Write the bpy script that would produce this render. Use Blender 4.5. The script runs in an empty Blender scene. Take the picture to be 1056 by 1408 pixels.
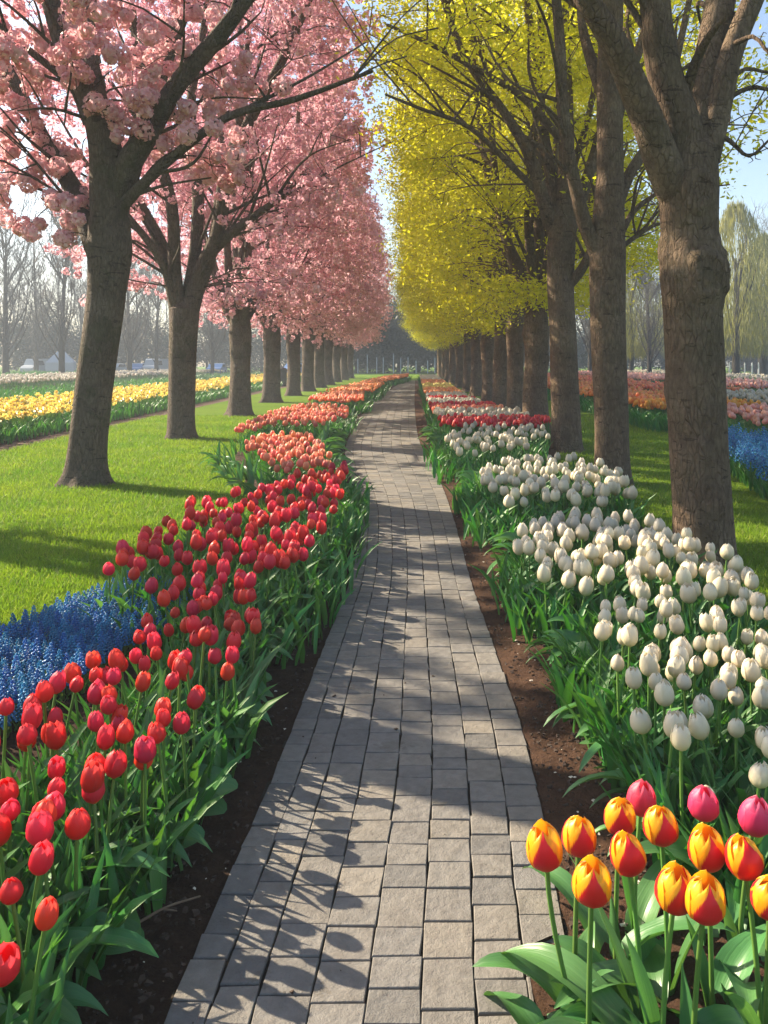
import bpy, math, random
import numpy as np
from mathutils import Vector, Matrix

SC = bpy.context.scene
# ------------------------------------------------------------------ camera
F, H, VX, VY = 1100.0, 1.55, 560.0, 495.0      # focal length (px of a 1056x1408 picture), eye height, vanishing point
cam = bpy.data.cameras.new("camera"); camo = bpy.data.objects.new("camera", cam)
SC.collection.objects.link(camo); SC.camera = camo
camo.location = (0, 0, H); camo.rotation_euler = (math.pi/2, 0, 0)
cam.sensor_fit = 'VERTICAL'; cam.sensor_height = 36; cam.lens = F/1408*36
cam.shift_x = -(VX-528)/1408; cam.shift_y = (VY-704)/1408
cam.clip_start = 0.05; cam.clip_end = 1000
SC.render.resolution_x, SC.render.resolution_y = 768, 1024
# ------------------------------------------------------------------ world, sun, exposure
SUN_AZ, SUN_EL = math.radians(-61), math.radians(30)   # azimuth from +Y towards +X
w = bpy.data.worlds.new("World"); SC.world = w; w.use_nodes = True
nt = w.node_tree; nt.nodes.clear()
sky = nt.nodes.new('ShaderNodeTexSky'); sky.sky_type = 'NISHITA'; sky.sun_disc = False
sky.sun_elevation = SUN_EL; sky.sun_rotation = SUN_AZ; sky.air_density = 1.0; sky.dust_density = 1.5; sky.ozone_density = 1.0
bg = nt.nodes.new('ShaderNodeBackground'); bg.inputs['Strength'].default_value = 0.09
wo = nt.nodes.new('ShaderNodeOutputWorld')
nt.links.new(sky.outputs[0], bg.inputs[0]); nt.links.new(bg.outputs[0], wo.inputs[0])
sl = bpy.data.lights.new("sun", 'SUN'); so = bpy.data.objects.new("sun", sl); SC.collection.objects.link(so)
sl.energy = 5.0; sl.angle = math.radians(0.5); sl.color = (1.0, 0.85, 0.64)
sd = Vector((math.sin(SUN_AZ)*math.cos(SUN_EL), math.cos(SUN_AZ)*math.cos(SUN_EL), math.sin(SUN_EL)))
so.rotation_euler = (-sd).to_track_quat('-Z', 'Y').to_euler(); so.location = (-20, 20, 20)
SC.view_settings.view_transform = 'Standard'; SC.view_settings.look = 'None'
SC.view_settings.exposure = 1.62; SC.view_settings.gamma = 1.0
SC.cycles.max_bounces = 7; SC.cycles.diffuse_bounces = 3; SC.cycles.transmission_bounces = 4
SC.cycles.volume_bounces = 0; SC.cycles.transparent_max_bounces = 6
SC.cycles.caustics_reflective = False; SC.cycles.caustics_refractive = False

RNG = np.random.default_rng(11); random.seed(11)
PI = math.pi
def lerp(a, b, t): return a+(b-a)*t
def P(px, py, z=0.0):
    Y = F*(H-z)/(py-VY); return ((px-VX)/F*Y, Y)
def PD(px, py, Y): return ((px-VX)/F*Y, Y, H-(py-VY)/F*Y)

# ------------------------------------------------------------------ materials
class NT:
    def __init__(s, name):
        s.m = bpy.data.materials.new(name); s.m.use_nodes = True; s.t = s.m.node_tree; s.t.nodes.clear()
    def n(s, typ, **kw):
        nd = s.t.nodes.new(typ)
        for k, v in kw.items():
            if k.startswith('_'): setattr(nd, k[1:], v)
            else:
                key = k.replace('__', ' ')
                sock = nd.inputs[int(k[1:])] if (k[0] == 'i' and k[1:].isdigit()) else nd.inputs[key]
                if isinstance(v, bpy.types.NodeSocket): s.t.links.new(v, sock)
                else: sock.default_value = v
        return nd
    def ramp(s, fac, stops):
        r = s.n('ShaderNodeValToRGB', i0=fac); e = r.color_ramp.elements
        while len(e) < len(stops): e.new(0.5)
        for el, (p, c) in zip(e, stops): el.position = p; el.color = (*c, 1)
        return r.outputs[0]
    def mix(s, fac, a, b, blend='MIX'):
        m = s.n('ShaderNodeMix', _data_type='RGBA', _blend_type=blend)
        for sock, v in ((m.inputs[0], fac), (m.inputs[6], a), (m.inputs[7], b)):
            if isinstance(v, bpy.types.NodeSocket): s.t.links.new(v, sock)
            elif isinstance(v, (int, float)): sock.default_value = v
            else: sock.default_value = (*v, 1)
        return m.outputs[2]
    def math(s, op, a, b=0.0, c=0.0): return s.n('ShaderNodeMath', _operation=op, i0=a, i1=b, i2=c).outputs[0]
    def noise(s, scale, detail=4.0, rough=0.55, vec=None, dist=0.0):
        k = dict(Scale=scale, Detail=detail, Roughness=rough, Distortion=dist)
        if vec is not None: k['Vector'] = vec
        return s.n('ShaderNodeTexNoise', **k).outputs[0]
    def con(s, x, k): return s.n('ShaderNodeClamp', i0=s.math('MULTIPLY_ADD', s.math('SUBTRACT', x, .5), k, .5)).outputs[0]
    def obj(s, scale=None):
        c = s.n('ShaderNodeTexCoord').outputs['Object']
        return s.n('ShaderNodeMapping', Vector=c, Scale=scale).outputs[0] if scale else c
    def bump(s, h, strength=0.5, dist=0.01):
        return s.n('ShaderNodeBump', Height=h, Strength=strength, Distance=dist).outputs[0]
    def out(s, color, rough=0.6, normal=None, trans=None, tcol=None, spec=0.5, disp=None):
        k = dict(Base__Color=color if isinstance(color, bpy.types.NodeSocket) else (*color, 1), Roughness=rough)
        if normal is not None: k['Normal'] = normal
        p = s.n('ShaderNodeBsdfPrincipled', **k); p.inputs['Specular IOR Level'].default_value = spec
        sh = p.outputs[0]
        if trans:
            tc = tcol if tcol is not None else color
            t = s.n('ShaderNodeBsdfTranslucent', Color=tc if isinstance(tc, bpy.types.NodeSocket) else (*tc, 1))
            if normal is not None: s.t.links.new(normal, t.inputs['Normal'])
            sh = s.n('ShaderNodeMixShader', i0=trans, i1=sh, i2=t.outputs[0]).outputs[0]
        s.n('ShaderNodeOutputMaterial', Surface=sh)
        return s.m

def rnd_var(t, col, amt=0.25, hue=0.012, island=False):
    r1 = t.n('ShaderNodeNewGeometry').outputs['Random Per Island'] if island else t.n('ShaderNodeObjectInfo').outputs['Random']
    v = t.math('MULTIPLY_ADD', r1, amt, 1-amt/2)
    h = t.math('MULTIPLY_ADD', t.math('FRACT', t.math('MULTIPLY', r1, 7.31)), hue*2, 0.5-hue)
    return t.n('ShaderNodeHueSaturation', Hue=h, Value=v, Color=col).outputs[0]

def mat_petal(name, stops, trans=0.4, amt=0.3, hue=0.012, island=False, rough=0.42):
    t = NT(name)
    uv = t.n('ShaderNodeTexCoord').outputs['UV']
    sep = t.n('ShaderNodeSeparateXYZ', i0=uv)
    st = t.noise(1.0, 3, 0.6, t.n('ShaderNodeMapping', Vector=uv, Scale=(26, 1.6, 1)).outputs[0])
    f = t.math('ADD', sep.outputs[1], t.math('MULTIPLY_ADD', st, 0.30, -0.15))
    c = rnd_var(t, t.ramp(f, stops), amt, hue, island)
    c = t.mix(t.math('MULTIPLY', st, 0.35), c, t.mix(1.0, c, (0.72, 0.62, 0.62), 'MULTIPLY'))
    return t.out(c, rough, t.bump(st, 0.25, 0.002), trans, spec=0.35)

M_RED = mat_petal('red petals', [(0, (.68, .14, .03)), (.14, (.72, .025, .030)), (.6, (.80, .030, .045)), (1, (.88, .09, .10))])
M_CORAL = mat_petal('coral petals', [(0, (.80, .46, .12)), (.25, (.84, .21, .12)), (.7, (.88, .27, .17)), (1, (.92, .46, .30))], amt=.35, hue=.02)
M_CORALI = mat_petal('coral petals far', [(0, (.80, .38, .08)), (.25, (.86, .24, .10)), (.7, (.90, .30, .14)), (1, (.93, .46, .26))], amt=.4, hue=.02, island=True)
M_ORANGEI = mat_petal('orange petals far', [(0, (.88, .36, .05)), (.5, (.90, .33, .08)), (1, (.93, .48, .20))], amt=.4, hue=.018, island=True)
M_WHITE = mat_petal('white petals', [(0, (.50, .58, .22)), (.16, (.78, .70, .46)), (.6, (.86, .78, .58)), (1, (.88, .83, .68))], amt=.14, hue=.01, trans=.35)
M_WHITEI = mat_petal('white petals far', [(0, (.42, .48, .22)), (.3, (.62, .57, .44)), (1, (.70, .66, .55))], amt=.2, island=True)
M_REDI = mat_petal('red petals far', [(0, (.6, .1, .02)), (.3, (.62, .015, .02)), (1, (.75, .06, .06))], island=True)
M_PINK = mat_petal('pink petals', [(0, (.75, .35, .25)), (.15, (.82, .05, .13)), (.7, (.86, .06, .18)), (1, (.92, .22, .34))], amt=.15)
M_YEL = mat_petal('yellow daffodil petals', [(0, (.80, .58, .06)), (1, (.93, .82, .26))], amt=.25, island=True)
M_YELO = mat_petal('daffodil petals', [(0, (.80, .56, .06)), (1, (.93, .83, .28))], amt=.25)
M_SALMON = mat_petal('salmon petals', [(0, (.85, .34, .22)), (.5, (.90, .42, .32)), (1, (.94, .60, .50))], amt=.3)
M_SALMONI = mat_petal('salmon petals far', [(0, (.85, .36, .24)), (.5, (.90, .46, .36)), (1, (.94, .64, .54))], amt=.3, island=True)
M_ORANGE = mat_petal('orange petals', [(0, (.9, .38, .05)), (.5, (.92, .38, .04)), (1, (.95, .52, .10))], amt=.3, hue=.02)
M_BLUE = mat_petal('grape hyacinth bells', [(0, (.015, .155, .38)), (.5, (.028, .21, .50)), (1, (.12, .38, .66))], trans=.2, amt=.5, hue=.025, island=False)
M_BLUEI = mat_petal('grape hyacinth bells far', [(0, (.015, .155, .38)), (.5, (.028, .21, .50)), (1, (.12, .38, .66))], trans=.2, amt=.5, hue=.025, island=True)

def mat_flame(name, lo):
    t = NT(name)
    uv = t.n('ShaderNodeTexCoord').outputs['UV']; sep = t.n('ShaderNodeSeparateXYZ', i0=uv)
    au = t.math('ABSOLUTE', t.math('MULTIPLY_ADD', sep.outputs[0], 2.0, -1.0))
    st = t.noise(1.0, 3, 0.6, t.n('ShaderNodeMapping', Vector=uv, Scale=(34, 1.3, 1)).outputs[0])
    # red flame: a pointed arch rising from the petal's base
    edge = t.math('MULTIPLY', t.math('SUBTRACT', 1.0, t.math('POWER', au, 1.15)), lo)
    d = t.math('ADD', t.math('SUBTRACT', edge, sep.outputs[1]), t.math('MULTIPLY_ADD', st, 0.36, -0.18))
    fl = t.math('SMOOTH_MIN', t.math('MAXIMUM', t.math('MULTIPLY_ADD', d, 9.0, 0.5), 0.0), 1.0, 0.1)
    yel = t.ramp(sep.outputs[1], [(0, (.85, .22, .01)), (.4, (.92, .40, .01)), (1, (.95, .55, .02))])
    red = t.ramp(sep.outputs[1], [(0, (.55, .01, .015)), (1, (.80, .025, .03))])
    c = rnd_var(t, t.mix(fl, yel, red), .12, .006)
    return t.out(c, 0.38, t.bump(st, 0.25, 0.002), 0.35, spec=0.4)
M_FLAME = [mat_flame('flamed petals', 1.12), mat_flame('flamed petals red', 1.5)]

def mat_leaf(name, c0, c1, trans=0.28, rough=0.42, island=False, vein=True, amt=.4):
    t = NT(name)
    uv = t.n('ShaderNodeTexCoord').outputs['UV']
    vn = t.noise(1.0, 2, 0.5, t.n('ShaderNodeMapping', Vector=uv, Scale=(16, .8, 1)).outputs[0])
    c = t.mix(vn, c0, c1)
    c = rnd_var(t, c, amt, .018, island)
    return t.out(c, rough, t.bump(vn, 0.35, 0.004) if vein else None, trans,
                 tcol=t.mix(1.0, c, (1.3, 1.25, .5), 'MULTIPLY'), spec=0.45)
M_LEAF = mat_leaf('tulip leaf', (.052, .17, .055), (.11, .27, .085), rough=.34)
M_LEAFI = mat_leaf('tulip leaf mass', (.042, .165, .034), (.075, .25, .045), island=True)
M_STEM = mat_leaf('tulip stem', (.09, .20, .035), (.13, .26, .05), trans=.15, vein=False)
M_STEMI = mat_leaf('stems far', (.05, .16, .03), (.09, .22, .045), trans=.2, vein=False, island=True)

def mat_bark(name, c0, c1, c2, moss=0.0, zs=0.35):
    t = NT(name)
    v = t.obj((1, 1, zs))
    n1 = t.con(t.noise(9, 8, 0.65, v, 0.6), 2.6); n2 = t.con(t.noise(38, 6, 0.7, v, 0.3), 2.2); n3 = t.con(t.noise(2.6, 4, 0.6, t.obj()), 1.8)
    rings = t.noise(1.0, 4, 0.6, t.obj((2.0, 2.0, 26)), 0.4)
    c = t.mix(n1, c0, c1); c = t.mix(t.math('MULTIPLY', t.math('POWER', n3, 2.0), 1.2), c, c2)
    c = t.mix(t.math('MULTIPLY', n2, 0.9), c, t.mix(1.0, c, (.38, .36, .34), 'MULTIPLY'))
    crk = t.con(t.noise(1.0, 5, .65, t.obj((9, 9, 2.2)), 1.2), 9.0)
    scar = t.math('GREATER_THAN', t.noise(1.0, 4, .6, t.obj((4.5, 4.5, 17)), .8), .63)
    c = t.mix(t.math('MULTIPLY', scar, .6), c, t.mix(1.0, c, (.33, .30, .28), 'MULTIPLY'))
    ve = t.n('ShaderNodeTexVoronoi', _feature='DISTANCE_TO_EDGE', Vector=t.n('ShaderNodeVectorMath', _operation='ADD', i0=t.obj((1, 1, .28)), i1=t.n('ShaderNodeVectorMath', _operation='SCALE', i0=t.n('ShaderNodeTexNoise', Scale=7.0, Detail=4.0).outputs[1], Scale=.12).outputs[0]).outputs[0], Scale=26.0).outputs[0]
    ck = t.math('SUBTRACT', 1.0, t.n('ShaderNodeClamp', i0=t.math('MULTIPLY', ve, 9.0)).outputs[0]); ck = t.math('MULTIPLY', ck, n1)
    c = t.mix(t.math('MULTIPLY', ck, .65), c, t.mix(1.0, c, (.36, .33, .31), 'MULTIPLY'))
    if moss:
        c = t.mix(t.math('MULTIPLY', t.math('GREATER_THAN', t.noise(3.0, 5, .6, t.obj()), .56), moss), c, (.055, .065, .02))
    h = t.math('ADD', t.math('MULTIPLY', n1, 1.0), t.math('ADD', t.math('MULTIPLY', n2, .6), t.math('SUBTRACT', t.math('MULTIPLY', rings, .6), t.math('ADD', t.math('MULTIPLY', scar, .5), t.math('MULTIPLY', ck, .9)))))
    return t.out(c, .9, t.bump(h, 1.0, .035), spec=.2)
M_BARKL = mat_bark('dark cherry bark', (.12, .094, .072), (.255, .192, .145), (.29, .228, .176), moss=.3)
M_BARKR = mat_bark('brown bark', (.145, .098, .064), (.32, .215, .142), (.37, .27, .18), moss=.15)
M_BARKB = mat_bark('far bark', (.05, .045, .035), (.09, .078, .06), (.10, .09, .07))

def mat_crown(name, stops, trans, cl_amt, scale=1.1):
    t = NT(name)
    r = t.n('ShaderNodeNewGeometry').outputs['Random Per Island']
    cl = t.noise(scale, 3, .6, t.obj())
    f = t.math('MULTIPLY_ADD', cl, cl_amt, t.math('MULTIPLY_ADD', r, .55, -cl_amt/2+.22))
    c = t.ramp(f, stops)
    return t.out(c, .55, None, trans, spec=.25)
M_BLOS = mat_crown('pink blossom', [(0, (.56, .22, .30)), (.4, (.77, .43, .51)), (.75, (.86, .58, .64)), (1, (.92, .77, .79))], .42, 1.0)
M_BLOSN = mat_crown('pink blossom near', [(0, (.66, .29, .33)), (.4, (.83, .48, .52)), (.75, (.90, .63, .65)), (1, (.93, .78, .78))], .42, .8)
M_YLEAF = mat_crown('yellow green leaves', [(0, (.44, .46, .015)), (.35, (.68, .66, .02)), (.7, (.84, .80, .03)), (1, (.90, .88, .12))], .55, .6)
M_WILLOW = mat_crown('willow leaves', [(0, (.16, .17, .03)), (.5, (.26, .26, .05)), (1, (.36, .34, .08))], .4, .6, .5)
M_SHRUB = mat_crown('evergreen shrub leaves', [(0, (.018, .03, .022)), (.5, (.03, .05, .03)), (1, (.05, .07, .04))], .2, .6, .7)
M_TWIGS = mat_crown('bare twigs', [(0, (.07, .062, .05)), (1, (.13, .11, .085))], 0, .4, .4)

def mat_grass():
    t = NT('lawn')
    o = t.obj()
    n1 = t.noise(.55, 3, .6, o); n2 = t.noise(38, 5, .7, o); n3 = t.noise(160, 3, .7, o)
    c = t.mix(n1, (.10, .22, .012), (.24, .36, .016))
    c = t.mix(t.math('MULTIPLY', n2, .8), c, t.mix(1.0, c, (.45, .5, .4), 'MULTIPLY'))
    h = t.math('ADD', n2, t.math('MULTIPLY', n3, .6))
    return t.out(c, .9, t.bump(h, 1.0, .03), .15, spec=.1)
M_GRASS = mat_grass()
M_BLADE = mat_leaf('grass blades', (.11, .23, .012), (.21, .34, .020), trans=.45, rough=.6, island=True, vein=False, amt=.5)

def mat_blade():
    t = NT('grass blades'); o = t.obj(); r = t.n('ShaderNodeNewGeometry').outputs['Random Per Island']
    n = t.con(t.noise(.9, 5, .65, o), 2.6); n2 = t.con(t.noise(7, 4, .6, o), 2.0)
    c = t.mix(n, (.12, .27, .012), (.31, .42, .020)); c = t.mix(t.math('MULTIPLY', n2, .35), c, (.10, .22, .015)); c = t.mix(t.math('MULTIPLY', t.math('GREATER_THAN', r, .93), .6), c, (.34, .30, .09))
    v = t.math('MULTIPLY_ADD', r, .4, .8); c = t.n('ShaderNodeHueSaturation', Value=v, Color=c).outputs[0]
    return t.out(c, .6, None, .45, spec=.3)
M_BLADE = mat_blade()
def mat_brick():
    t = NT('grey brown paving bricks')
    r = t.n('ShaderNodeNewGeometry').outputs['Random Per Island']
    o = t.obj()
    n1 = t.con(t.noise(26, 6, .65, o), 2.0); n2 = t.noise(260, 4, .7, o); n3 = t.con(t.noise(1.8, 4, .6, o), 2.2)
    c = t.ramp(r, [(0, (.175, .172, .164)), (.3, (.222, .214, .200)), (.55, (.262, .243, .212)), (.8, (.238, .232, .220)), (1, (.298, .270, .226))])
    c = t.mix(t.math('MULTIPLY', n1, .9), c, t.mix(1.0, c, (.60, .58, .56), 'MULTIPLY'))
    c = t.mix(t.math('MULTIPLY', n3, .5), c, t.mix(1.0, c, (.7, .66, .62), 'MULTIPLY'))
    c = t.mix(t.math('GREATER_THAN', n2, .66), c, t.mix(1.0, c, (.55, .5, .48), 'MULTIPLY'))
    # greenish brown dirt blotches
    c = t.mix(t.math('MULTIPLY', t.math('GREATER_THAN', t.noise(5, 6, .7, o), .63), .35), c, (.10, .085, .055))
    h = t.math('ADD', n1, t.math('MULTIPLY', n2, .45))
    return t.out(c, .78, t.bump(h, .75, .006), spec=.35)
M_BRICK = mat_brick()
def mat_soil(name, c0, c1):
    t = NT(name); o = t.obj()
    n1 = t.con(t.noise(14, 8, .7, o), 2.2); n2 = t.con(t.noise(90, 6, .75, o), 2.0); n3 = t.con(t.noise(2.0, 3, .5, o), 1.6)
    c = t.mix(n1, c0, c1); c = t.mix(t.math('MULTIPLY', n2, .8), c, t.mix(1.0, c, (.4, .38, .36), 'MULTIPLY'))
    c = t.mix(t.math('MULTIPLY', n3, .4), c, c1)
    h = t.math('ADD', n1, t.math('MULTIPLY', n2, .7))
    return t.out(c, .95, t.bump(h, 1.0, .03), spec=.15)
M_SOIL = mat_soil('dark garden soil', (.032, .018, .012), (.115, .066, .042))
M_SOILR = mat_soil('reddish garden soil', (.060, .030, .019), (.19, .105, .064))
M_JOINT = mat_soil('joint sand', (.055, .046, .036), (.12, .10, .078))
M_TRACK = mat_soil('earth track', (.16, .11, .08), (.27, .19, .145))
def mat_plain(name, col, rough=.6, var=.25, scale=8, metal=0.0):
    t = NT(name); n = t.noise(scale, 5, .6, t.obj())
    c = t.mix(n, tuple(x*(1-var) for x in col), tuple(min(1, x*(1+var)) for x in col))
    m = t.out(c, rough, t.bump(n, .2, .003))
    return m
M_CRUMB = mat_plain('soil crumbs', (.055, .034, .023), .95, .5, 60)
M_CHIP = mat_plain('pale chips', (.62, .56, .46), .8, .2, 40)
M_WOOD = mat_plain('dead twig', (.16, .11, .07), .9, .4, 40)

# ------------------------------------------------------------------ mesh helpers
class Geo:
    """Quads only: vertices, faces, material index per face, uv per vertex."""
    def __init__(s): s.V, s.Fc, s.M, s.U, s.n = [], [], [], [], 0
    def add(s, V, Fc, m=0, U=None):
        V = np.asarray(V, float).reshape(-1, 3); Fc = np.asarray(Fc, int).reshape(-1, 4)
        s.V.append(V); s.Fc.append(Fc+s.n); s.M.append(np.full(len(Fc), m, int))
        s.U.append(np.zeros((len(V), 2)) if U is None else np.asarray(U, float).reshape(-1, 2)); s.n += len(V)
    def arrays(s): return np.concatenate(s.V), np.concatenate(s.Fc), np.concatenate(s.M), np.concatenate(s.U)
    def mesh(s, name, mats, smooth=True):
        V, Fc, M, U = s.arrays(); return raw_mesh(name, V, Fc, M, U, mats, smooth)
def raw_mesh(name, V, Fc, M, U, mats, smooth=True):
    me = bpy.data.meshes.new(name); nv, nf = len(V), len(Fc)
    me.vertices.add(nv); me.vertices.foreach_set('co', np.ascontiguousarray(V, np.float32).ravel())
    me.loops.add(nf*4); me.loops.foreach_set('vertex_index', np.ascontiguousarray(Fc, np.int32).ravel())
    me.polygons.add(nf); me.polygons.foreach_set('loop_start', np.arange(0, nf*4, 4, dtype=np.int32))
    me.polygons.foreach_set('material_index', np.ascontiguousarray(M, np.int32))
    me.polygons.foreach_set('use_smooth', np.full(nf, smooth, bool))
    if U is not None:
        uv = me.uv_layers.new(name='UVMap'); uv.data.foreach_set('uv', np.ascontiguousarray(U[Fc.ravel()], np.float32).ravel())
    for m in mats: me.materials.append(m)
    me.update(calc_edges=True); me.validate(); return me
def link(name, me, parent=None, loc=None, rz=None, sc=None):
    o = bpy.data.objects.new(name, me); SC.collection.objects.link(o)
    if parent: o.parent = parent
    if loc is not None: o.location = loc
    if rz is not None: o.rotation_euler = (0, 0, rz)
    if sc is not None: o.scale = (sc, sc, sc)
    return o
def tag(o, label, cat, group=None, kind=None):
    o['label'] = label; o['category'] = cat
    if group: o['group'] = group
    if kind: o['kind'] = kind
    return o
def thing(name, label, cat, loc=(0, 0, 0), rz=0, group=None, sc=None):
    return tag(link(name, None, None, loc, rz, sc), label, cat, group)
def struct(o): o['kind'] = 'structure'; return o
def mesh_like(me, mats):
    c = me.copy(); c.materials.clear()
    for m in mats: c.materials.append(m)
    return c
def gridf(nu, nv, closed=False):
    f = []
    for j in range(nv-1):
        for i in range(nu if closed else nu-1):
            i2 = (i+1) % nu; f.append((j*nu+i, j*nu+i2, (j+1)*nu+i2, (j+1)*nu+i))
    return np.array(f)
def catmull(pts, n):
    p = np.asarray(pts, float)
    if len(p) == 2: return p[0]+(p[1]-p[0])*np.linspace(0, 1, n)[:, None]
    h = np.linalg.norm(np.diff(p, axis=0), axis=1)+1e-9; s = np.diff(p, axis=0)/h[:, None]
    m = np.empty_like(p); m[0], m[-1] = s[0], s[-1]
    m[1:-1] = (s[:-1]*h[1:, None]+s[1:]*h[:-1, None])/(h[1:]+h[:-1])[:, None]
    t = np.linspace(0, len(p)-1-1e-6, n); i = t.astype(int); u = (t-i)[:, None]; H_ = h[i][:, None]
    return (2*u**3-3*u**2+1)*p[i]+(u**3-2*u**2+u)*H_*m[i]+(-2*u**3+3*u**2)*p[i+1]+(u**3-u**2)*H_*m[i+1]
def tube(g, pts, rad, sides=8, m=0, lump=0.0, flare=0.0, rng=None):
    pts = np.asarray(pts, float); rad = np.asarray(rad, float); n = len(pts)
    T = np.gradient(pts, axis=0); T /= np.linalg.norm(T, axis=1)[:, None]+1e-9
    ref = np.array([0, 1., 0]) if abs(T[0][1]) < .8 else np.array([1., 0, 0])
    a = np.arange(sides)/sides*2*PI; V = []
    U0 = ref-T[0]*ref.dot(T[0]); U0 /= np.linalg.norm(U0)
    ph = (rng.random(8)*6.28) if rng is not None else np.zeros(8)
    s = np.concatenate([[0], np.cumsum(np.linalg.norm(np.diff(pts, axis=0), axis=1))])
    for k in range(n):
        U0 = U0-T[k]*U0.dot(T[k]); U0 /= np.linalg.norm(U0)+1e-9; W = np.cross(T[k], U0)
        r = np.full(sides, rad[k])
        if lump: r = r*(1+lump*(np.sin(2*a+ph[0]+s[k]*1.3)+.7*np.sin(3*a+ph[1]-s[k]*2.1)+.5*np.sin(a+ph[2]+s[k]*4.1)+.5*np.sin(5*a+ph[4]+s[k]*.7)))
        if flare: r = r*(1+flare*math.exp(-s[k]/.13)*(.75+.45*np.sin(5*a+ph[3])+.3*np.sin(3*a+ph[5])))
        V.append(pts[k]+np.cos(a)[:, None]*r[:, None]*U0+np.sin(a)[:, None]*r[:, None]*W)
    V = np.concatenate(V); f = gridf(sides, n, True)
    uu = np.tile(np.arange(sides)/sides, n); vv = np.repeat(s, sides)
    g.add(V, f, m, np.stack([uu, vv], 1))
    # close the tip
    tip = pts[-1]+T[-1]*rad[-1]; b = (n-1)*sides
    ring = V[b:b+sides]; V2 = np.vstack([ring, tip[None]])
    f2 = [(i, (i+1) % sides, sides, sides) for i in range(sides)]
    half = [(i, (i+1) % sides, (i+2) % sides, sides) for i in range(0, sides-1, 2)]
    g.add(V2, np.array(half), m)
def bake(geos, idx, pos, rz, sc):
    """Many transformed copies of a few shapes as one mesh's arrays."""
    Vs, Fs, Ms, Us, off = [], [], [], [], 0
    pos = np.asarray(pos, float); rz = np.asarray(rz, float); sc = np.asarray(sc, float)
    for k, g in enumerate(geos):
        sel = np.where(idx == k)[0]
        if not len(sel): continue
        V, Fc, M, U = g.arrays() if isinstance(g, Geo) else g
        c, s = np.cos(rz[sel])[:, None], np.sin(rz[sel])[:, None]
        X = (V[None, :, 0]*c-V[None, :, 1]*s)*sc[sel][:, None]+pos[sel, 0][:, None]
        Y = (V[None, :, 0]*s+V[None, :, 1]*c)*sc[sel][:, None]+pos[sel, 1][:, None]
        Z = V[None, :, 2]*sc[sel][:, None]+pos[sel, 2][:, None]
        VV = np.stack([X, Y, Z], 2).reshape(-1, 3)
        FF = (Fc[None]+(np.arange(len(sel))*len(V))[:, None, None]).reshape(-1, 4)+off
        Vs.append(VV); Fs.append(FF); Ms.append(np.tile(M, len(sel))); Us.append(np.tile(U, (len(sel), 1))); off += len(VV)
    return np.concatenate(Vs), np.concatenate(Fs), np.concatenate(Ms), np.concatenate(Us)
def box(g, x0, x1, y0, y1, z0, z1, m=0):
    V = [(x0, y0, z0), (x1, y0, z0), (x1, y1, z0), (x0, y1, z0), (x0, y0, z1), (x1, y0, z1), (x1, y1, z1), (x0, y1, z1)]
    g.add(V, [(3, 2, 1, 0), (4, 5, 6, 7), (0, 1, 5, 4), (1, 2, 6, 5), (2, 3, 7, 6), (3, 0, 4, 7)], m)
def quads_at(C, A, B):
    """Quads centred at C with half axes A and B (n,3 each)."""
    V = np.stack([C-A, C-B*.9+A*.1, C+A, C+B*.9+A*.1], 1).reshape(-1, 3); return V, np.arange(len(C)*4).reshape(-1, 4)
def unit(v): return v/(np.linalg.norm(v, axis=-1, keepdims=True)+1e-9)
def rand_dirs(n, rng): return unit(rng.normal(size=(n, 3)))

# ------------------------------------------------------------------ path outline
_y = [1408, 1250, 1100, 1000, 900, 800, 750, 700, 672, 650, 620, 600, 572, 550, 524]
_L = [228, 300, 365, 405, 443, 484, 491, 495, 487, 478, 473, 481, 497, 517, 555]
_R = [800, 768, 742, 716, 681, 646, 634, 619, 609, 599, 581, 574, 571, 570, 571]
PY = np.array([F*H/(y-VY) for y in _y]); PL = np.array([(l-VX)/F*Y for l, Y in zip(_L, PY)]); PR = np.array([(r-VX)/F*Y for r, Y in zip(_R, PY)])
_yy = np.linspace(1.0, 62, 3050)
def _sm(a):
    v = np.interp(_yy, PY, a); out = v.copy()
    for i, y in enumerate(_yy):
        k = max(2, int(y*.09/.02)); out[i] = v[max(0, i-k):i+k+1].mean()
    return out
_SL, _SR = _sm(PL), _sm(PR)
def pathL(y): return np.interp(y, _yy, _SL)
def pathR(y): return np.interp(y, _yy, _SR)

# ------------------------------------------------------------------ lawn
g = Geo(); g.add([(-190, -12, 0), (190, -12, 0), (190, 185, 0), (-190, 185, 0)], [(0, 1, 2, 3)])
struct(link('lawn', g.mesh('lawn', [M_GRASS], False)))
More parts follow.
